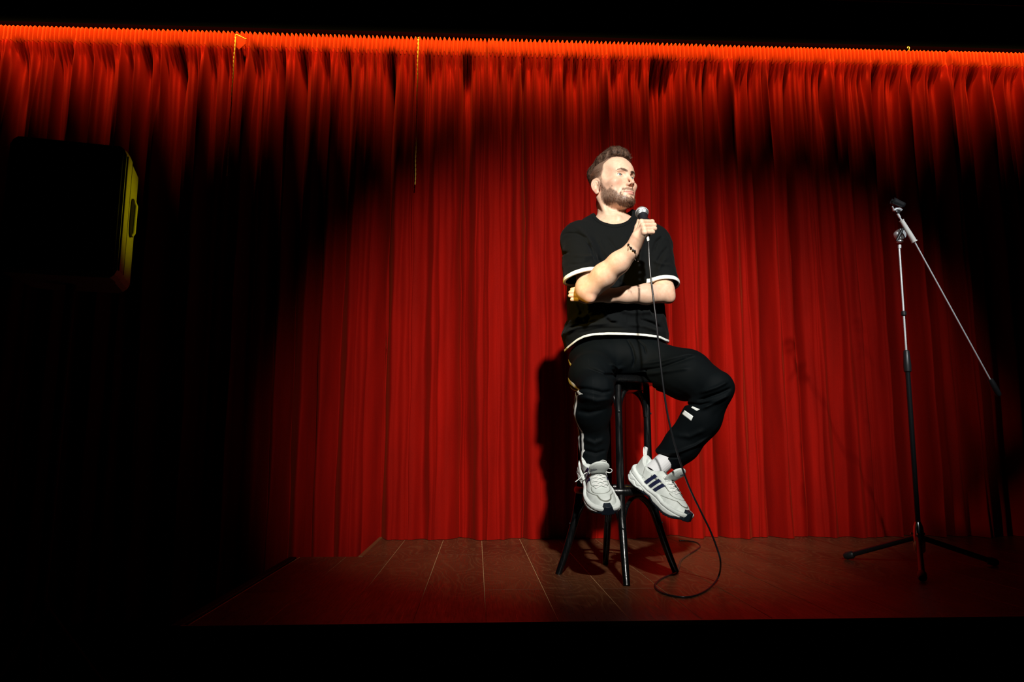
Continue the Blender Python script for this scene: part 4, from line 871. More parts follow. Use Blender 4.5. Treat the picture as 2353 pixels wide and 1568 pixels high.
fold([(1480, 545), (1470, 580), (1468, 620)], 0.003, 0.010); fold([(1500, 600), (1515, 612), (1540, 612)], 0.004, 0.008); fold([(1425, 700), (1435, 725), (1432, 750)], 0.003, 0.010); fold([(1340, 700), (1352, 722), (1350, 745)], -0.003, 0.007)
hem = [(1285, 812), (1300, 804), (1312, 792), (1330, 779), (1345, 772.5), (1365, 769), (1400, 768), (1450, 769), (1500, 772), (1525, 774), (1540, 778)]
hx = np.array([W(x, y, 2.85)[0] for x, y in hem]); hzz = np.array([W(x, y, 2.85)[2] for x, y in hem])
# sleeves: axis and cut planes
SRa, SRb = w3(1330, 550, 2.955), w3(1337, 652, 2.78); SLa, SLb = w3(1500, 556, 2.985), w3(1526, 655, 2.880)
def cutplane(px3, Ys): 
    a, b, c = [W(*p, y) for p, y in zip(px3, Ys)]; n_ = np.cross(b - a, c - a); n_ /= np.linalg.norm(n_); n_ = n_ if n_[2] > 0 else -n_; return a, n_
CR = cutplane([(1301, 652), (1340, 627), (1360, 630)], [2.83, 2.745, 2.80]); CL = cutplane([(1497, 648), (1528, 635), (1556, 660)], [2.86, 2.81, 2.90])
def shirtbase(P, infl=0.0):
    z = P[:, 2]; zz = rz
    a = np.interp(z, zz, ra); b_ = np.interp(z, zz, rb); cx = np.interp(z, zz, rx); cy = np.interp(z, zz, ry)
    e = (np.abs((P[:, 0] - cx) / a) ** 2.5 + np.abs((P[:, 1] - cy) / b_) ** 2.5) ** (1 / 2.5); d = (e - 1) * b_ * 0.92
    d = np.maximum(d, z - zz[-1])
    n0 = w3(1398, 507, 3.01); n1 = w3(1422, 507, 3.015)
    d = smin(d, chain(P, [n0, w3(1362, 527, 3.0), SRa], [0.045, 0.055, 0.064], k=0.02), 0.035); d = smin(d, chain(P, [n1, w3(1468, 527, 3.01), SLa], [0.045, 0.055, 0.064], k=0.02), 0.035)
    d = smin(d, cap(P, SRa, SRb, 0.075, 0.073), 0.028); d = smin(d, cap(P, SLa, SLb, 0.062, 0.062), 0.028)
    d = d - foldsum(P, folds, 3.0) - 0.0022 * nz3(P, 30, 5) - 0.0016 * nz3(P, 75, 8)
    return d - infl
def sd_plane(P, pl_): return (P - pl_[0].astype(np.float32)) @ pl_[1].astype(np.float32)
nkc = w3(1407, 503, 2.975)
def shirt(P, infl=0.0, band=None):
    d = shirtbase(P, infl)
    # sleeves end: below the plane, near the sleeve, nothing
    def sleevecut(d, a, b, pl_, r):
        near_ = cap(P, a * 0.3 + b * 0.7, b + (b - a) * 0.8, r, r)
        c = np.maximum(near_, sd_plane(P, pl_)); return np.maximum(d, -c)
    d = sleevecut(d, SRa, SRb, CR, 0.092) if band != 'sr' else d
    d = sleevecut(d, SLa, SLb, CL, 0.080) if band != 'sl' else d
    # hollow mouths of the sleeves and neck
    d = np.maximum(d, -np.maximum(cap(P, SRa * 0.3 + SRb * 0.7, SRb + (SRb - SRa) * 0.7, 0.0635, 0.0635), sd_plane(P, CR) - 0.03))
    d = np.maximum(d, -np.maximum(cap(P, SLa * 0.3 + SLb * 0.7, SLb + (SLb - SLa) * 0.7, 0.0560, 0.0560), sd_plane(P, CL) - 0.03))
    # neckline: an inclined ellipse
    q = P - nkc; axis = np.float32([0.0, -0.62, 0.8]); axis /= np.linalg.norm(axis); hgt = q @ axis
    rad = np.sqrt((q[:, 0] / 0.083) ** 2 + ((q - hgt[:, None] * axis)[:, 1] / 0.080) ** 2) - 1 - 0.25 * np.clip(-hgt, 0, 1) 
    d = np.maximum(d, -np.maximum(rad * 0.07, -hgt - 0.045))
    # hem
    zh = np.interp(P[:, 0], hx, hzz); d = np.maximum(d, zh - P[:, 2])
    return d
tsh = blob('t_shirt', shirt, (0.26, 2.66, 0.86), (0.90, 3.19, 1.52), 0.0024, M['shirt']); worn(tsh); tag(tsh, 'black cotton t-shirt')
def bandfield(which):
    def f(P):
        if which == 'hem':
            d = shirtbase(P, 0.0016); zh = np.interp(P[:, 0], hx, hzz); d = np.maximum(d, np.abs(P[:, 2] - zh - 0.003) - 0.0048); return np.maximum(d, -(shirtbase(P, -0.006)))
        a, b, pl_, r = (SRa, SRb, CR, 0.092) if which == 'sr' else (SLa, SLb, CL, 0.0800)
        d = shirtbase(P, 0.0016); s = sd_plane(P, pl_); d = np.maximum(d, np.abs(s - 0.004) - 0.0088)
        d = np.maximum(d, cap(P, a * 0.4 + b * 0.6, b + (b - a) * 0.8, r, r))
        ri = 0.0650 if which == 'sr' else 0.0575; return np.maximum(d, -cap(P, a * 0.25 + b * 0.75, b + (b - a) * 0.7, ri, ri))
    return f
for nm, wh, lo, hi in (('sleeve_trim', 'sr', SRb - 0.11, SRb + 0.11), ('sleeve_trim', 'sl', SLb - 0.11, SLb + 0.11), ('hem_trim', 'hem', np.array([0.28, 2.7, 0.86]), np.array([0.88, 3.2, 1.0]))):
    o = blob(nm, bandfield(wh), lo, hi, 0.0014, M['trim_white']); worn(o); o['label'] = 'white trim edge'
# ribbed collar
def collar(P):
    q = P - nkc; axis = np.float32([0.0, -0.62, 0.8]); axis /= np.linalg.norm(axis); hgt = q @ axis
    rad = np.sqrt((q[:, 0] / 0.083) ** 2 + ((q - hgt[:, None] * axis)[:, 1] / 0.080) ** 2) - 1 - 0.25 * np.clip(-hgt, 0, 1)
    r_ = rad * 0.078; d = np.maximum(shirtbase(P, 0.0022), -shirtbase(P, -0.004)); return np.maximum(np.maximum(d, r_ - 0.012), -r_ - 0.0015)
o = blob('collar', collar, (0.42, 2.82, 1.36), (0.72, 3.14, 1.52), 0.0016, M['shirt']); worn(o)

# ------------------------------------------------------------------ trousers
tf = []
def tfold(pts, a, w_, Y=2.75): P = np.array([W(x, y, Y)[[0, 2]] for x, y in pts]); tf.append((P, a * 1.3, w_ * 0.9))
tfold([(1340, 850), (1380, 868), (1420, 862), (1440, 850)], -0.008, 0.008); tfold([(1395, 838), (1425, 845), (1445, 838)], 0.007, 0.008); tfold([(1400, 853), (1425, 858), (1432, 870)], -0.010, 0.006)
tfold([(1443, 775), (1453, 800), (1458, 825), (1455, 845)], -0.006, 0.006, 2.85); tfold([(1465, 775), (1482, 795), (1484, 815)], -0.004, 0.004, 2.85)
tfold([(1490, 830), (1530, 826), (1575, 815), (1600, 815)], 0.006, 0.008); tfold([(1485, 845), (1530, 842), (1590, 822)], -0.007, 0.007); tfold([(1495, 855), (1540, 852), (1580, 848)], 0.005, 0.009)
tfold([(1600, 905), (1630, 895), (1660, 880)], 0.008, 0.008, 2.7); tfold([(1600, 922), (1640, 908), (1668, 895)], -0.009, 0.007, 2.7); tfold([(1605, 942), (1635, 925), (1665, 910)], 0.008, 0.008, 2.7); tfold([(1580, 925), (1605, 932), (1630, 928)], -0.008, 0.006, 2.7)
tfold([(1508, 1035), (1525, 1042), (1550, 1040), (1585, 1025), (1615, 1005)], 0.008, 0.006, 2.8); tfold([(1512, 1045), (1530, 1050), (1560, 1050)], -0.007, 0.006, 2.8); tfold([(1540, 1000), (1570, 1005), (1600, 990)], 0.005, 0.01, 2.8)
tfold([(1320, 892), (1345, 896), (1380, 905), (1405, 900)], -0.006, 0.007, 2.65); tfold([(1330, 915), (1365, 925), (1400, 920)], 0.006, 0.01, 2.68); tfold([(1325, 945), (1350, 950), (1390, 940)], -0.005, 0.01, 2.7); tfold([(1340, 1010), (1365, 1020), (1390, 1010)], 0.006, 0.01, 2.75); tfold([(1338, 1035), (1365, 1042), (1390, 1035)], -0.006, 0.007, 2.8)
RH, RK, RA = w3(1366, 838, 2.94), w3(1369, 897, 2.67), w3(1364, 1078, 2.81)
LH, LK, LA = w3(1480, 832, 2.96), w3(1643, 893, 2.70), w3(1538, 1052, 2.845)
RM = w3(1361, 866, 2.78); LM = w3(1577, 862, 2.83); RS1 = w3(1361, 945, 2.735); RS2 = w3(1364, 1010, 2.81); LS1 = w3(1612, 962, 2.755); LS2 = w3(1567, 1022, 2.81)
def trousers(P):
    z = P[:, 2]
    d = ell(P, w3(1418, 824, 2.995), (0.205, 0.150, 0.105))
    thR = chain(P, [RH, RM, RK], [0.086, 0.084, 0.058], k=0.03); shR = chain(P, [RK, RS1, RS2, RA], [0.062, 0.066, 0.056, 0.048], k=0.03)
    thL = chain(P, [LH, LM, LK], [0.092, 0.096, 0.068], k=0.03); shL = chain(P, [LK, LS1, LS2, LA], [0.064, 0.073, 0.067, 0.060], k=0.02)
    d = smin(d, thR, 0.05); d = smin(d, thL, 0.06); d = smin(d, smin(shR, thR, 0.04), 0.012); d = smin(d, smin(shL, thL, 0.02), 0.012)
    d = np.maximum(d, (SEATZ + 0.006) - z - 9 * (np.hypot(P[:, 0] - SC[0], P[:, 1] - SC[1]) > 0.182))     # flattened on the seat
    d = d - foldsum(P, tf, 3.0) - 0.0016 * nz3(P, 33, 15) - 0.0014 * nz3(P, 70, 18)
    # bunched folds down the outside of the right leg
    # open cuffs
    for a, b, r in ((RA, RS2, 0.048), (LA, LS2, 0.060)):
        ax_ = (a - b) / np.linalg.norm(a - b); c = np.maximum((a - P) @ ax_ + 0.0, np.linalg.norm(P - a, axis=1) - 0.13)
        d = np.maximum(d, -np.maximum(-((P - a) @ ax_ - 0.012), 0) * 0 + np.where(np.linalg.norm(P - a, axis=1) < 0.12, (P - a) @ ax_ - 0.012, -9))
        d = np.maximum(d, -cap(P, a - ax_ * 0.03, a + ax_ * 0.1, r - 0.009, r - 0.009))
    d = np.maximum(d, -(P[:, 2] * 0 + ((0.93 - P[:, 2]) if False else 9)))
    return d
V2, Q2 = surfnet(trousers, (0.27, 2.54, 0.38), (1.04, 3.20, 1.02), 0.0025)
Pv = V2.astype(np.float32)
def stripecoord(P, a, b, out):
    ax_ = (b - a) / np.linalg.norm(b - a); out = np.array(out, float); out -= ax_ * (out @ ax_); out /= np.linalg.norm(out); bt = np.cross(ax_, out)
    q = P - a; return np.arctan2(q @ bt, q @ out) * 0.070
s1 = stripecoord(Pv, RH, RK, (-1, 0.15, -0.32)); s2 = stripecoord(Pv, RK, RA, (-1, 0.42, 0.0))
dth = chain(Pv, [RH, RM, RK], [0.086, 0.088, 0.064]); dsh = chain(Pv, [RK, RS1, RS2, RA], [0.062, 0.066, 0.056, 0.048])
tt_ = (Pv[:, 2] < RK[2] - 0.02) & (dsh < dth + 0.01)
stp = np.where(tt_, s2, s1); isR = np.minimum(dth, dsh) < np.minimum(chain(Pv, [LH, LM, LK], [0.092, 0.096, 0.068]), chain(Pv, [LK, LS1, LA], [0.064, 0.073, 0.060])) - 0.004
stp = np.where(isR & (Pv[:, 0] < 0.425 + 0.03 * (Pv[:, 2] < 0.6)), stp, 9.0)
tr = mesh_obj('trousers', V2, Q2, M['trousers'], None, True, {'stripe': stp}); worn(tr); tag(tr, 'black tracksuit trousers with white side stripes')

# a patch of tape laid on a surface: a quad of pixels, followed along its rays onto the field
def patch(name, quad, fn, Y0, m, parent, nu=10, nv=6, th=0.0012, lift=0.0006, lab=None):
    qd = np.array(quad, float); us = np.linspace(0, 1, nu); vs = np.linspace(0, 1, nv); pts = []
    for u in us:
        for v_ in vs: pts.append((qd[0] * (1 - u) + qd[1] * u) * (1 - v_) + (qd[3] * (1 - u) + qd[2] * u) * v_)
    pts = np.array(pts); o_ = np.array([W(x, y, Y0) for x, y in pts]); dr_ = np.array([ray(x, y) for x, y in pts]); dr_ /= np.linalg.norm(dr_, axis=1, keepdims=True); tt = np.zeros(len(pts))
    for _ in range(90): tt += np.clip(fn((o_ + dr_ * tt[:, None]).astype(np.float32)), -0.004, 0.02) * 0.6
    S_ = o_ + dr_ * tt[:, None]; g_ = np.stack([fn((S_ + e).astype(np.float32)) - fn((S_ - e).astype(np.float32)) for e in np.eye(3) * 0.002], 1); g_ /= np.linalg.norm(g_, axis=1, keepdims=True) + 1e-9
    A_ = S_ + g_ * (lift + th); B_ = S_ + g_ * (lift - 0.001); n_ = nu * nv; F = []
    for i in range(nu - 1):
        for j in range(nv - 1): a = i * nv + j; F += [(a, a + 1, a + nv + 1, a + nv), (n_ + a, n_ + a + nv, n_ + a + nv + 1, n_ + a + 1)]
    ring = [i * nv for i in range(nu)] + [(nu - 1) * nv + j for j in range(1, nv)] + [i * nv + nv - 1 for i in range(nu - 2, -1, -1)] + [j for j in range(nv - 2, 0, -1)]
    for a, b in zip(ring, ring[1:] + ring[:1]): F.append((a, b, n_ + b, n_ + a))
    o = mesh_obj(name, np.concatenate([A_, B_]), F, m); worn(o, parent)
    if lab: o['label'] = lab
    return o
patch('stripe', [(1591, 934), (1608, 941), (1601, 945), (1588, 937)], trousers, 2.5, M['stripe_white'], None, th=0.0003, lift=0.0003)
patch('stripe', [(1573, 943), (1593, 957), (1588, 968), (1567, 952)], trousers, 2.5, M['stripe_white'], None, th=0.0003, lift=0.0003)

# ------------------------------------------------------------------ sneakers (own frame: y from heel to toe, z up, x to the wearer's right)
yw = [-0.012, -0.001, 0.001, 0.006, 0.015, 0.03, 0.07, 0.11, 0.15, 0.19, 0.22, 0.25, 0.27, 0.285, 0.294, 0.299, 0.3005, 0.312]; ww = [-0.03, 0.003, 0.010, 0.020, 0.028, 0.034, 0.036, 0.034, 0.037, 0.044, 0.047, 0.045, 0.040, 0.032, 0.022, 0.011, 0.003, -0.03]
yt = [0, 0.015, 0.035, 0.065, 0.095, 0.12, 0.15, 0.18, 0.21, 0.24, 0.27, 0.29, 0.30]; tv = [0.085, 0.108, 0.100, 0.084, 0.088, 0.102, 0.098, 0.086, 0.073, 0.064, 0.056, 0.046, 0.038]
ybm = [-0.01, 0.0, 0.03, 0.06, 0.12, 0.145, 0.17, 0.24, 0.27, 0.31]; bmv = [0.024, 0.012, 0.002, 0.0, 0.006, 0.008, 0.001, 0.0, 0.006, 0.026]
ytm = [-0.01, 0.02, 0.06, 0.10, 0.125, 0.15, 0.18, 0.21, 0.25, 0.28, 0.31]; tmv = [0.058, 0.052, 0.042, 0.033, 0.029, 0.033, 0.036, 0.030, 0.032, 0.036, 0.040]
def shoe_w(y, extra=0.0): return np.interp((y - 0.15) * (0.3 / (0.3 + 2 * extra)) + 0.15, yw, ww) + extra * 0.8
def upper_l(L, med=1, infl=0.0):
    y, z = L[:, 1], L[:, 2]; cx = np.interp(y, [0, 0.1, 0.2, 0.3], [0, 0.003, 0.0, 0.008]) * med
    w_ = np.maximum(shoe_w(y) + infl, 0.002); t_ = np.interp(y, yt, tv) + infl; u = np.abs(L[:, 0] - cx) / w_; v = np.clip(z, 0, 1) / t_
    pw = np.interp(y, [0.1, 0.2], [2.0, 2.6]); e = (u ** 2.2 + v ** 2.6 * (1.0)) ** (1 / 2.4) - 1
    d = e * np.minimum(w_, t_) * 0.8; d = np.maximum(d, 0.018 - z); d = np.maximum(d, np.maximum(-y, y - 0.3005))
    d = np.maximum(d, -ell(L, (0, 0.068, 0.125), (0.027, 0.043, 0.062)))
    d = smin(d, np.maximum(np.abs(np.sqrt((L[:, 0] / 0.030) ** 2 + ((y - 0.066) / 0.046) ** 2) - 1) * 0.03 - 0.006, np.maximum(z - np.interp(y, [0.01, 0.04, 0.08, 0.11], [0.108, 0.090, 0.078, 0.080]) , 0.05 - z)), 0.006)
    # stitched seams are shallow grooves
    g = seam_l(L, med); return d + 0.0010 * np.exp(-(g / 0.0013) ** 2)
def seam_l(L, med=1):
    x, y, z = np.abs(L[:, 0]), L[:, 1], L[:, 2]
    toe = z - np.interp(y, [0.17, 0.21, 0.25, 0.28, 0.30], [0.034, 0.044, 0.055, 0.050, 0.046]) ; a = np.where(y > 0.185, np.abs(toe) * 0.9, 1)
    cap_ = np.abs(np.hypot((x) / 1.0, (y - 0.215) * 0.9) - 0.030) + np.where((y > 0.205), 0, 1)
    stay = np.abs(x - np.interp(y, [0.10, 0.15, 0.20, 0.215], [0.030, 0.029, 0.028, 0.020])) + np.where((y > 0.10) & (y < 0.216) & (z > 0.05), 0, 1)
    heel = np.abs(y - 0.060 - (0.09 - z) * 0.25) + np.where((z < 0.09) & (x > 0.02), 0, 1)
    return np.minimum.reduce([a, cap_, stay, heel])
def midsole_l(L, med=1):
    x, y, z = L[:, 0], L[:, 1], L[:, 2]; cx = np.interp(y, [0, 0.1, 0.2, 0.3], [0, 0.003, 0.0, 0.008]) * med
    flare = 0.005 * np.clip(1 - z / 0.04, 0, 1) * (y < 0.1)
    groove = 0.0022 * np.exp(-(((z - np.interp(y, ytm, tmv) * 0.62)) / 0.0018) ** 2) + 0.002 * np.exp(-(((z - np.interp(y, ytm, tmv) * 0.33 - 0.004 * np.sin(y * 150))) / 0.002) ** 2) * (y < 0.12)
    dx = np.abs(x - cx) - (shoe_w(y, 0.008) + 0.001 + flare) ; dz = np.maximum(np.interp(y, ybm, bmv) - z, z - np.interp(y, ytm, tmv))
    d = smax(dx * 0.75, dz * 0.9, 0.007); return d + groove
def outsole_l(L, med=1):
    x, y, z = L[:, 0], L[:, 1], L[:, 2]; cx = np.interp(y, [0, 0.1, 0.2, 0.3], [0, 0.003, 0.0, 0.008]) * med
    zb_ = np.interp(y, ybm, bmv); dx = (np.abs(x - cx) - (shoe_w(y, 0.008) - 0.002)) * 0.75; d = np.maximum(dx, np.abs(z - zb_ + 0.001) - 0.0045 + 0.0014 * np.sign(np.sin(y * 520)))
    bump = np.maximum((np.abs(x - cx) - (shoe_w(y, 0.0085) + 0.0008)) * 0.75, np.maximum(np.abs(z - 0.030) - 0.017, np.maximum(0.283 - y, np.abs(x - cx) - 0.021 + 0.5 * np.clip(z - 0.026, 0, 1)))); return np.minimum(d, bump)
def tongue_l(L, med=1):
    d = cap(L, (0, 0.150, 0.078), (0, 0.166, 0.104), 0.021, 0.026, ((0, 0.95, -0.3), 3.2)); d = smin(d, cap(L, (0, 0.166, 0.104), (0, 0.178, 0.122), 0.029, 0.033, ((0, 0.9, -0.35), 3.2)), 0.006)
    return d + 0.0012 * np.exp(-((np.hypot(L[:, 0], (L[:, 2] - 0.125) * 1.0) - 0.022) / 0.0015) ** 2)
def make_sneaker(O, f, x0, S, med, lab):
    f = np.array(f, float) / np.linalg.norm(f); x_ = np.array(x0, float); x_ -= f * (x_ @ f); x_ /= np.linalg.norm(x_); u = np.cross(x_, f); Rm = np.stack([x_, f, u], 1); O = np.array(O, float)
    SV = np.array(S if hasattr(S, '__len__') else [S] * 3, float); S = float(SV.mean()); T = Matrix.Translation(Vector(O)) @ Matrix([list(r) for r in Rm * SV]).to_4x4()
    root = empty('sneaker', O); worn(root); root['label'] = lab
    bpy.context.view_layer.update()
    lo, hi = np.array([-0.07, -0.02, -0.01]), np.array([0.07, 0.32, 0.19])
    def put(o): o.matrix_parent_inverse = Matrix.Identity(4); o.parent = root; o.matrix_parent_inverse = Matrix.Translation(-Vector(O)); o.matrix_basis = T; return o
    def lb(name, fn, h, m, lo=lo, hi=hi, lab=None):
        V, Q = surfnet(lambda P: fn(P, med), lo, hi, h, 0.012); o = mesh_obj(name, V, Q, m); put(o)
        if lab: o['label'] = lab
        return o, V
    V, Q = surfnet(lambda P: upper_l(P, med), lo, hi, 0.0017, 0.014); g = seam_l(V, med)
    o = mesh_obj('upper', V, Q, M['leather_seamed'], None, True, {'seam': np.clip(g, 0, 0.02)}); put(o)
    lb('midsole', midsole_l, 0.0015, M['midsole']); lb('outsole', outsole_l, 0.0019, M['outsole'], lab='dark navy outsole and toe bumper'); lb('tongue', tongue_l, 0.0016, M['leather'])
    both = lambda P: np.minimum(upper_l(P, med), tongue_l(P, med))
    def drop(x, y, lift=0.0018):
        p = np.array([[x, y, 0.20]], np.float32)
        for _ in range(80):
            dd = float(upper_l(p, med)[0])
            if dd < 0.0003: break
            p[0, 2] -= max(dd * 0.6, 0.0004)
        return np.array([x, y, p[0, 2] + lift])
    lc = MB()
    for i in range(5):
        y0 = 0.150 + 0.0145 * i
        for s_ in (1, -1):
            lc.tube([drop(s_ * (0.0185 - 0.037 * k / 8), y0 + 0.0145 * k / 8, 0.0016 + 0.001 * (s_ > 0) * math.sin(PI * k / 8)) for k in range(9)], [(0.0043, 0.0014)] * 9, 8, True, (0, 0, 1))
        for s_ in (1, -1):
            lc.tube([drop(s_ * 0.0185, y0, 0.0015), drop(s_ * 0.0225, y0 - 0.001, 0.0008)], [(0.0036, 0.0013)] * 2, 8)
    o = lc.build('laces', M['lace']); put(o)
    pt = MB(); pt.tube(spline([(0, 0.010, 0.098), (0, -0.004, 0.114), (0, -0.010, 0.128), (0, -0.002, 0.131), (0, 0.004, 0.118), (0, 0.012, 0.104)], 5), [(0.0065, 0.0012)] * 26, 8, True, (0, 1, 0.01)); o = pt.build('pull_tab', M['lace']); put(o)
    inv = Rm.T / SV[:, None]
    fw = lambda P: both(((np.asarray(P, float) - O) @ inv.T).astype(np.float32)) * S
    return root, put, fw, T, Rm, O
m = M['leather'].copy(); m.name = 'white_leather_seamed'; t = NT(m); a_ = t.attr('seam').outputs['Fac']; src = t.b.inputs['Base Color'].links[0].from_socket
t.link(t.mix(t.n('ShaderNodeMapRange', {0: a_, 1: 0.0005, 2: 0.0013, 3: 1.0, 4: 0.0}).outputs[0], src, (0.17, 0.18, 0.15)), t.b.inputs['Base Color']); M['leather_seamed'] = m
# right foot
toeR = W(1391, 1184, 2.60); fR = np.array([0.05, -0.86, -0.51]); fR /= np.linalg.norm(fR); SRs = 1.04
xR = np.array([-0.985, -0.05, -0.06]); xR = xR - fR * (xR @ fR); xR /= np.linalg.norm(xR); uR = np.cross(xR, fR); OR = toeR - fR * 0.305 * SRs - uR * 0.012 * SRs
rootR, putR, fwR, TR, RmR, _ = make_sneaker(OR, fR, xR, (1.16, 1.04, 1.04), -1, 'white sneaker with navy stripes pointing at the viewer')
# left foot
heL, toL = W(1453, 1101, 2.87), W(1577, 1207, 2.62); fL = toL - heL; SLs = np.linalg.norm(fL) / 0.305; fL /= np.linalg.norm(fL)
rootL, putL, fwL, TL, RmL, _ = make_sneaker(heL, fL, (-0.69, -0.70, 0.02), SLs, 1, 'white sneaker with navy stripes seen from its side')
def side_patch(quad, sx, fn, put, par, m, nu=9, nv=4):
    qd = np.array(quad, float); P0 = []
    for u in np.linspace(0, 1, nu):
        for v_ in np.linspace(0, 1, nv): q = (qd[0] * (1 - u) + qd[1] * u) * (1 - v_) + (qd[3] * (1 - u) + qd[2] * u) * v_; P0.append((0.075 * sx, q[0], q[1]))
    P0 = np.array(P0); 
    for _ in range(120): dd = fn(P0.astype(np.float32)); P0[:, 0] -= sx * np.clip(dd, -0.002, 0.02) * 0.5
    A_ = P0.copy(); A_[:, 0] += sx * 0.0011; A_[:, 2] += 0.0004; B_ = P0.copy(); B_[:, 0] -= sx * 0.001; n_ = nu * nv; F = []
    for i in range(nu - 1):
        for j in range(nv - 1): a = i * nv + j; F += [(a, a + 1, a + nv + 1, a + nv), (n_ + a, n_ + a + nv, n_ + a + nv + 1, n_ + a + 1)]
    ring = [i * nv for i in range(nu)] + [(nu - 1) * nv + j for j in range(1, nv)] + [i * nv + nv - 1 for i in range(nu - 2, -1, -1)] + [j for j in range(nv - 2, 0, -1)]
    for a, b in zip(ring, ring[1:] + ring[:1]): F.append((a, b, n_ + b, n_ + a))
    o = mesh_obj('stripe', np.concatenate([A_, B_]), F, m); put(o); return o
for putx, med in ((putR, -1), (putL, 1)):
    for sx in (1, -1):
        for k in range(3):
            y0 = 0.088 + 0.0260 * k; zt_ = 0.080 - 0.004 * k
            side_patch([(y0, 0.034), (y0 + 0.022, zt_), (y0 + 0.039, zt_), (y0 + 0.017, 0.034)], sx, lambda P, med=med: upper_l(P, med), putx, None, M['navy'])
def lettering(txt, px_, dirpx, upx, fn, par, size):
    def hit(x, y):
        o_, d_ = W(x, y, 2.3), ray(x, y); d_ /= np.linalg.norm(d_); t_ = 0.0
        for _ in range(120): t_ += float(np.clip(fn((o_ + d_ * t_)[None].astype(np.float32))[0], -0.003, 0.02)) * 0.6
        return o_ + d_ * t_
    p = hit(*px_); a = hit(px_[0] + dirpx[0], px_[1] + dirpx[1]) - hit(px_[0] - dirpx[0], px_[1] - dirpx[1]); b = hit(px_[0] + upx[0], px_[1] + upx[1]) - p
    a /= np.linalg.norm(a); b -= a * (b @ a); b /= np.linalg.norm(b); n_ = np.cross(a, b)
    c = bpy.data.curves.new('lettering', 'FONT'); c.body = txt; c.size = size; c.align_x = 'CENTER'; c.align_y = 'CENTER'; c.extrude = 0.0002; c.offset = 0.0003
    o = bpy.data.objects.new('lettering', c); col.objects.link(o); c.materials.append(M['lettering'])
    p = p + n_ * 0.0022; o.matrix_world = Matrix(((a[0], b[0], n_[0], p[0]), (a[1], b[1], n_[1], p[1]), (a[2], b[2], n_[2], p[2]), (0, 0, 0, 1)))
    mw = o.matrix_world.copy(); bpy.context.view_layer.update(); me = bpy.data.meshes.new_from_object(o.evaluated_get(bpy.context.evaluated_depsgraph_get())); bpy.data.objects.remove(o); o = bpy.data.objects.new('lettering', me); col.objects.link(o); o.matrix_world = mw; o.parent = par; return o
bpy.context.view_layer.update()
for args in (('adidas', (1364, 1080), (6, -1.6), (-0.8, -3), fwR, rootR, 0.0125), ('adidas', (1568, 1091), (3.0, -0.6), (0, -3), fwL, rootL, 0.0095)):
    o = lettering(*args); o.matrix_parent_inverse = args[5].matrix_world.inverted(); 
# the small badge beside the eyelets: three slanting bars
for k in range(3): patch('badge', [(1498 + k * 2.6, 1090.5 + k * 1.2 - k * 0.3), (1499.8 + k * 2.6, 1089.6 + k * 1.2 - k * 0.3), (1501.8 + k * 2.2, 1094.6 + k * 0.9), (1500.2 + k * 2.2, 1095.4 + k * 0.9)], fwL, 2.4, M['navy'], rootL, 3, 3, 0.0006, 0.0003)
# loose lace ends and bows
def loop(px_pts, Ys, par, r=0.0026):
    P = [W(x, y, Y) for (x, y), Y in zip(px_pts, Ys)]; P = spline(P, 6); o = MB().tube(P, [(r, r * 0.6)] * len(P), 8).build('lace_loop', M['lace']); worn(o, par); o.matrix_parent_inverse = Matrix.Translation(-Vector(par.location) - Vector(person.location)) if False else par.matrix_world.inverted(); return o
bpy.context.view_layer.update()
k6 = lambda x, y: (1260 + x / 7.839, 1020 + y / 7.839)
loop([k6(925, 322), k6(980, 300), k6(1040, 320), k6(1042, 370), k6(1022, 440), k6(1005, 500)], [2.73, 2.72, 2.72, 2.71, 2.70, 2.70], rootR)
loop([k6(990, 500), k6(1050, 445), k6(1125, 455), k6(1148, 490), k6(1110, 522), k6(1040, 510), k6(990, 495)], [2.70, 2.69, 2.68, 2.68, 2.69, 2.70, 2.70], rootR)
loop([k6(1000, 510), k6(1020, 560), k6(1030, 600), k6(1040, 650)], [2.70, 2.695, 2.69, 2.69], rootR)
loop([k6(690, 520), k6(620, 565), k6(560, 630), k6(485, 690)], [2.72, 2.71, 2.70, 2.69], rootR)
k7 = lambda x, y: (1430 + x / 8.25, 1030 + y / 8.25)
loop([k7(680, 625), k7(780, 625), k7(870, 655), k7(990, 685)], [2.735, 2.725, 2.71, 2.70], rootL)
# socks
for a, b, r in ((TR @ Vector((0, 0.07, 0.06)), Vector(map(float, RA)), 0.037), (TL @ Vector((0, 0.07, 0.06)), Vector(map(float, LA + (LS2 - LA) * 0.2)), 0.036)):
    a, b = np.array(a), np.array(b); axs = (b - a) / np.linalg.norm(b - a); uu = np.cross(axs, (0, 0, 1)); uu /= np.linalg.norm(uu); vv = np.cross(axs, uu); V = []; F = []; N_ = 72; K_ = 12
    for k in range(K_):
        for j in range(N_): q = 2 * PI * j / N_; r2 = r * (1 + 0.012 * math.sin(j * PI / 1.5)) ; V.append(a + (b - a) * k / (K_ - 1) + (uu * math.cos(q) + vv * math.sin(q)) * r2)
    for k in range(K_ - 1):
        for j in range(N_): F.append((k * N_ + j, k * N_ + (j + 1) % N_, (k + 1) * N_ + (j + 1) % N_, (k + 1) * N_ + j))
    worn(mesh_obj('sock', V, F, M['sock']))

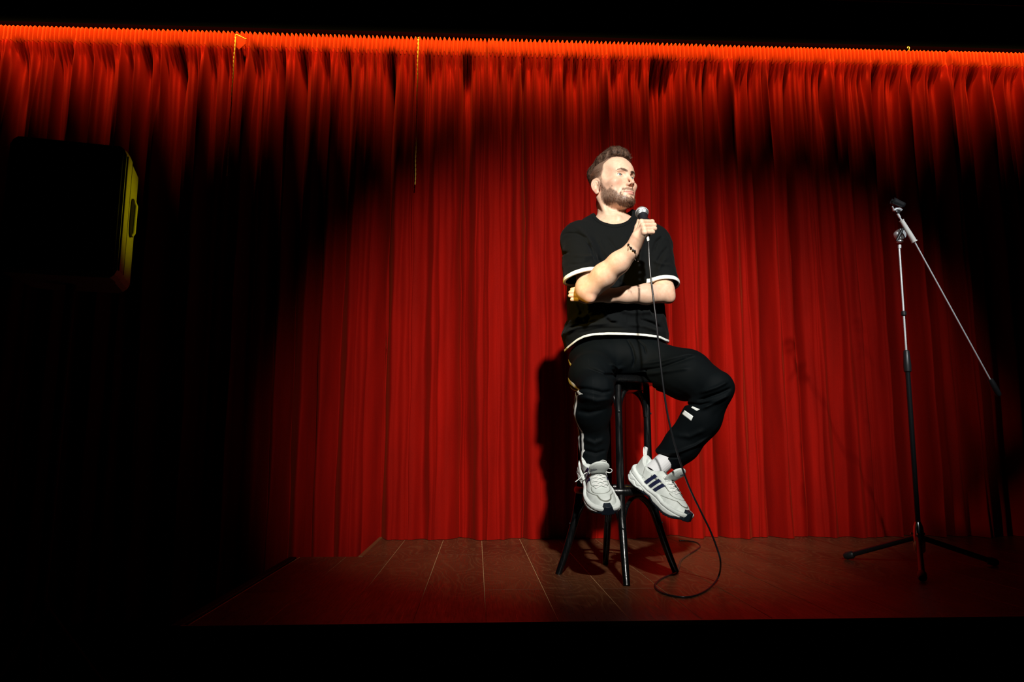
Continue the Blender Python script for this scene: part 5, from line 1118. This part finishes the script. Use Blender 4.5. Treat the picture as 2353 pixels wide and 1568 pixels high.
# ------------------------------------------------------------------ bracelet
def onskin(x, y, Y0=2.3, fn=skinfield):
    o_, d_ = W(x, y, Y0), ray(x, y); d_ = d_ / np.linalg.norm(d_); t_ = 0.0
    for _ in range(150):
        dd = float(fn((o_ + d_ * t_)[None].astype(np.float32))[0])
        if abs(dd) < 0.0003: break
        t_ += float(np.clip(dd, -0.003, 0.03)) * 0.6
    return o_ + d_ * t_
path = [(1434.9, 546.5), (1437.5, 551.5), (1440.6, 557), (1444, 562.6), (1447, 566.4), (1450, 570), (1454.5, 574.3), (1459, 576.8)]
br = []; kinds = ['bead', 'string', 'bead_grey', 'bead', 'bead_silver', 'bead', 'bead_grey', 'bead']
S3 = [onskin(x, y) for x, y in path]; ctrw = np.array(WRR, float); 
brace = empty('bracelet', S3[3]); worn(brace); brace['label'] = 'black beaded bracelet'; bpy.context.view_layer.update()
def onb(o): o.parent = brace; o.matrix_parent_inverse = brace.matrix_world.inverted(); return o
for (p, kd, rr_b) in zip(S3, kinds, [0.0040, 0, 0.0046, 0.0042, 0.0030, 0.0044, 0.0042, 0.0044]):
    if kd == 'string': continue
    toc = (cC - p) / np.linalg.norm(cC - p); c0 = p + toc * rr_b * 0.7
    onb(MB().lathe([(-rr_b * math.cos(a), max(rr_b * math.sin(a), 0.0002)) for a in np.linspace(0, PI, 11)], c0, c0 + np.array([0.6, 0, -0.8]), 14).build('bead', M[kd]))
cen = sum(S3) / len(S3) + np.array([0.0, 0.03, 0.0]); ring_ = [p + (cC - p) / np.linalg.norm(cC - p) * 0.0015 for p in S3]
ax1 = S3[-1] - S3[0]; back_ = [S3[-1] + np.array([0.004, 0.02, -0.002]), S3[-1] * 0.6 + S3[0] * 0.4 + np.array([0.0, 0.056, 0.0]), S3[-1] * 0.3 + S3[0] * 0.7 + np.array([0.0, 0.056, 0.0]), S3[0] + np.array([-0.003, 0.02, 0.002])]
Pq = spline(ring_ + back_ + [ring_[0]], 5); onb(MB().tube(Pq, 0.0009, 6).build('string', M['bead']))
for dx, dy in ((7, 24), (1, 21)):
    p0 = ring_[-1]; p1 = W(path[-1][0] + dx, path[-1][1] + dy, 2.60); Pq = spline([p0, (p0 + p1) / 2 + [0.002, -0.003, 0.002], p1], 6); onb(MB().tube(Pq, 0.0006, 6).build('string', M['bead']))
    for q in (0.0, 0.006): c0 = p1 + np.array([0, 0, q]); onb(MB().lathe([(-0.0016 * math.cos(a), max(0.0016 * math.sin(a), 0.0001)) for a in np.linspace(0, PI, 7)], c0, c0 + [0, 0, 1], 10).build('bead', M['bead_silver' if q == 0 else 'bead']))

# ------------------------------------------------------------------ microphone and cable
mic = empty('microphone', MB_); tag(mic, 'silver grille handheld microphone in the man\'s right fist', 'microphone')
def onm(o): o.parent = mic; o.matrix_parent_inverse = Matrix.Translation(-Vector(MB_)); return o
RB = 0.0252; prof = [(-RB * math.cos(a), max(RB * math.sin(a), 0.0004)) for a in np.linspace(0, PI * 0.80, 20)]
onm(MB().lathe(prof, MB_, MB_ + MA, 48).build('grille', M['mic_mesh']))
onm(MB().lathe([(-0.0018, RB - 0.0008), (-0.0016, RB + 0.0006), (0.0016, RB + 0.0006), (0.0018, RB - 0.0008)], MB_, MB_ + MA, 48).build('band', M['steel_grey']))
onm(MB().lathe([(RB * 0.80, 0.0150), (RB * 0.82, 0.0195), (RB * 0.90, 0.0200), (RB * 1.0, 0.0190), (0.030, 0.0178), (0.036, 0.0165), (0.050, 0.0145)], MB_, MB_ + MA, 32).build('collar', M['mic_body']))
hl_ = np.linalg.norm(ME_ - MB_); onm(MB().lathe([(0.049, 0.0148), (0.06, 0.0140), (hl_ - 0.01, 0.0112), (hl_ - 0.008, 0.0105)], MB_, MB_ + MA, 28).build('handle', M['mic_body']))
cable = empty('microphone_cable', (0.75, 2.7, 0.0)); tag(cable, 'long black microphone cable hanging from the microphone and looping over the stage', 'cable'); CO = np.array([0.75, 2.7, 0.0])
c0, c1 = W(1487.3, 540, 2.553), W(1490.3, 557.5, 2.545)
cn = MB().lathe([(0, 0.0046), (0.003, 0.0052), (0.024, 0.0050), (0.0275, 0.0040)], c0 - CO, c1 - CO, 16).build('connector', M['connector'], cable)
for k in range(4):
    q = c0 + (c1 - c0) * (0.25 + 0.17 * k); MB().box((-0.0016, -0.0006, -0.0008), (0.0016, 0.0006, 0.0008), Matrix.Translation(Vector(q - CO + np.array([0.0022, -0.0046, 0.0])))).build('marking', M['mic_body'], cn, False)
hang = [(1490.3, 557, 2.545), (1491, 575, 2.540), (1492.5, 610, 2.535), (1497, 650, 2.530), (1503, 700, 2.525), (1509, 750, 2.520), (1514, 800, 2.520), (1520.5, 860, 2.520), (1530, 930, 2.525), (1541, 985, 2.535), (1554, 1033, 2.550), (1569, 1080, 2.570), (1586, 1125, 2.590), (1610, 1175, 2.62), (1632, 1220, 2.65), (1648, 1262, 2.68), (1655.5, 1290, 2.69)]
P = [W(x, y, Y) for x, y, Y in hang]
RCb = 0.0034
flo = [(1653, 1320, 0.030), (1640, 1342, 0.008), (1618, 1360, RCb), (1590, 1371, RCb), (1560, 1372, RCb), (1530, 1366, RCb), (1511, 1356, RCb), (1505, 1345, RCb), (1516, 1333, RCb), (1534, 1324, RCb), (1548, 1319, RCb), (1557.5, 1311, RCb), (1561, 1299, RCb), (1566, 1287, RCb), (1582, 1275, RCb), (1600, 1264, RCb), (1609, 1255, RCb), (1600, 1247, RCb), (1580, 1243.5, RCb + 0.001), (1560, 1243, RCb + 0.001)]
P += [FL(x, y, z) for x, y, z in flo]; P = [p - CO for p in P]; Pq = spline(P, 8)
MB().tube(Pq, RCb, 12).build('cable', M['cable'], cable)
i0 = 8 * (len(hang) + 11); MB().tube(Pq[i0:i0 + 26], RCb + 0.0006, 12).build('tape_wrap', M['cable_tape'], cable)
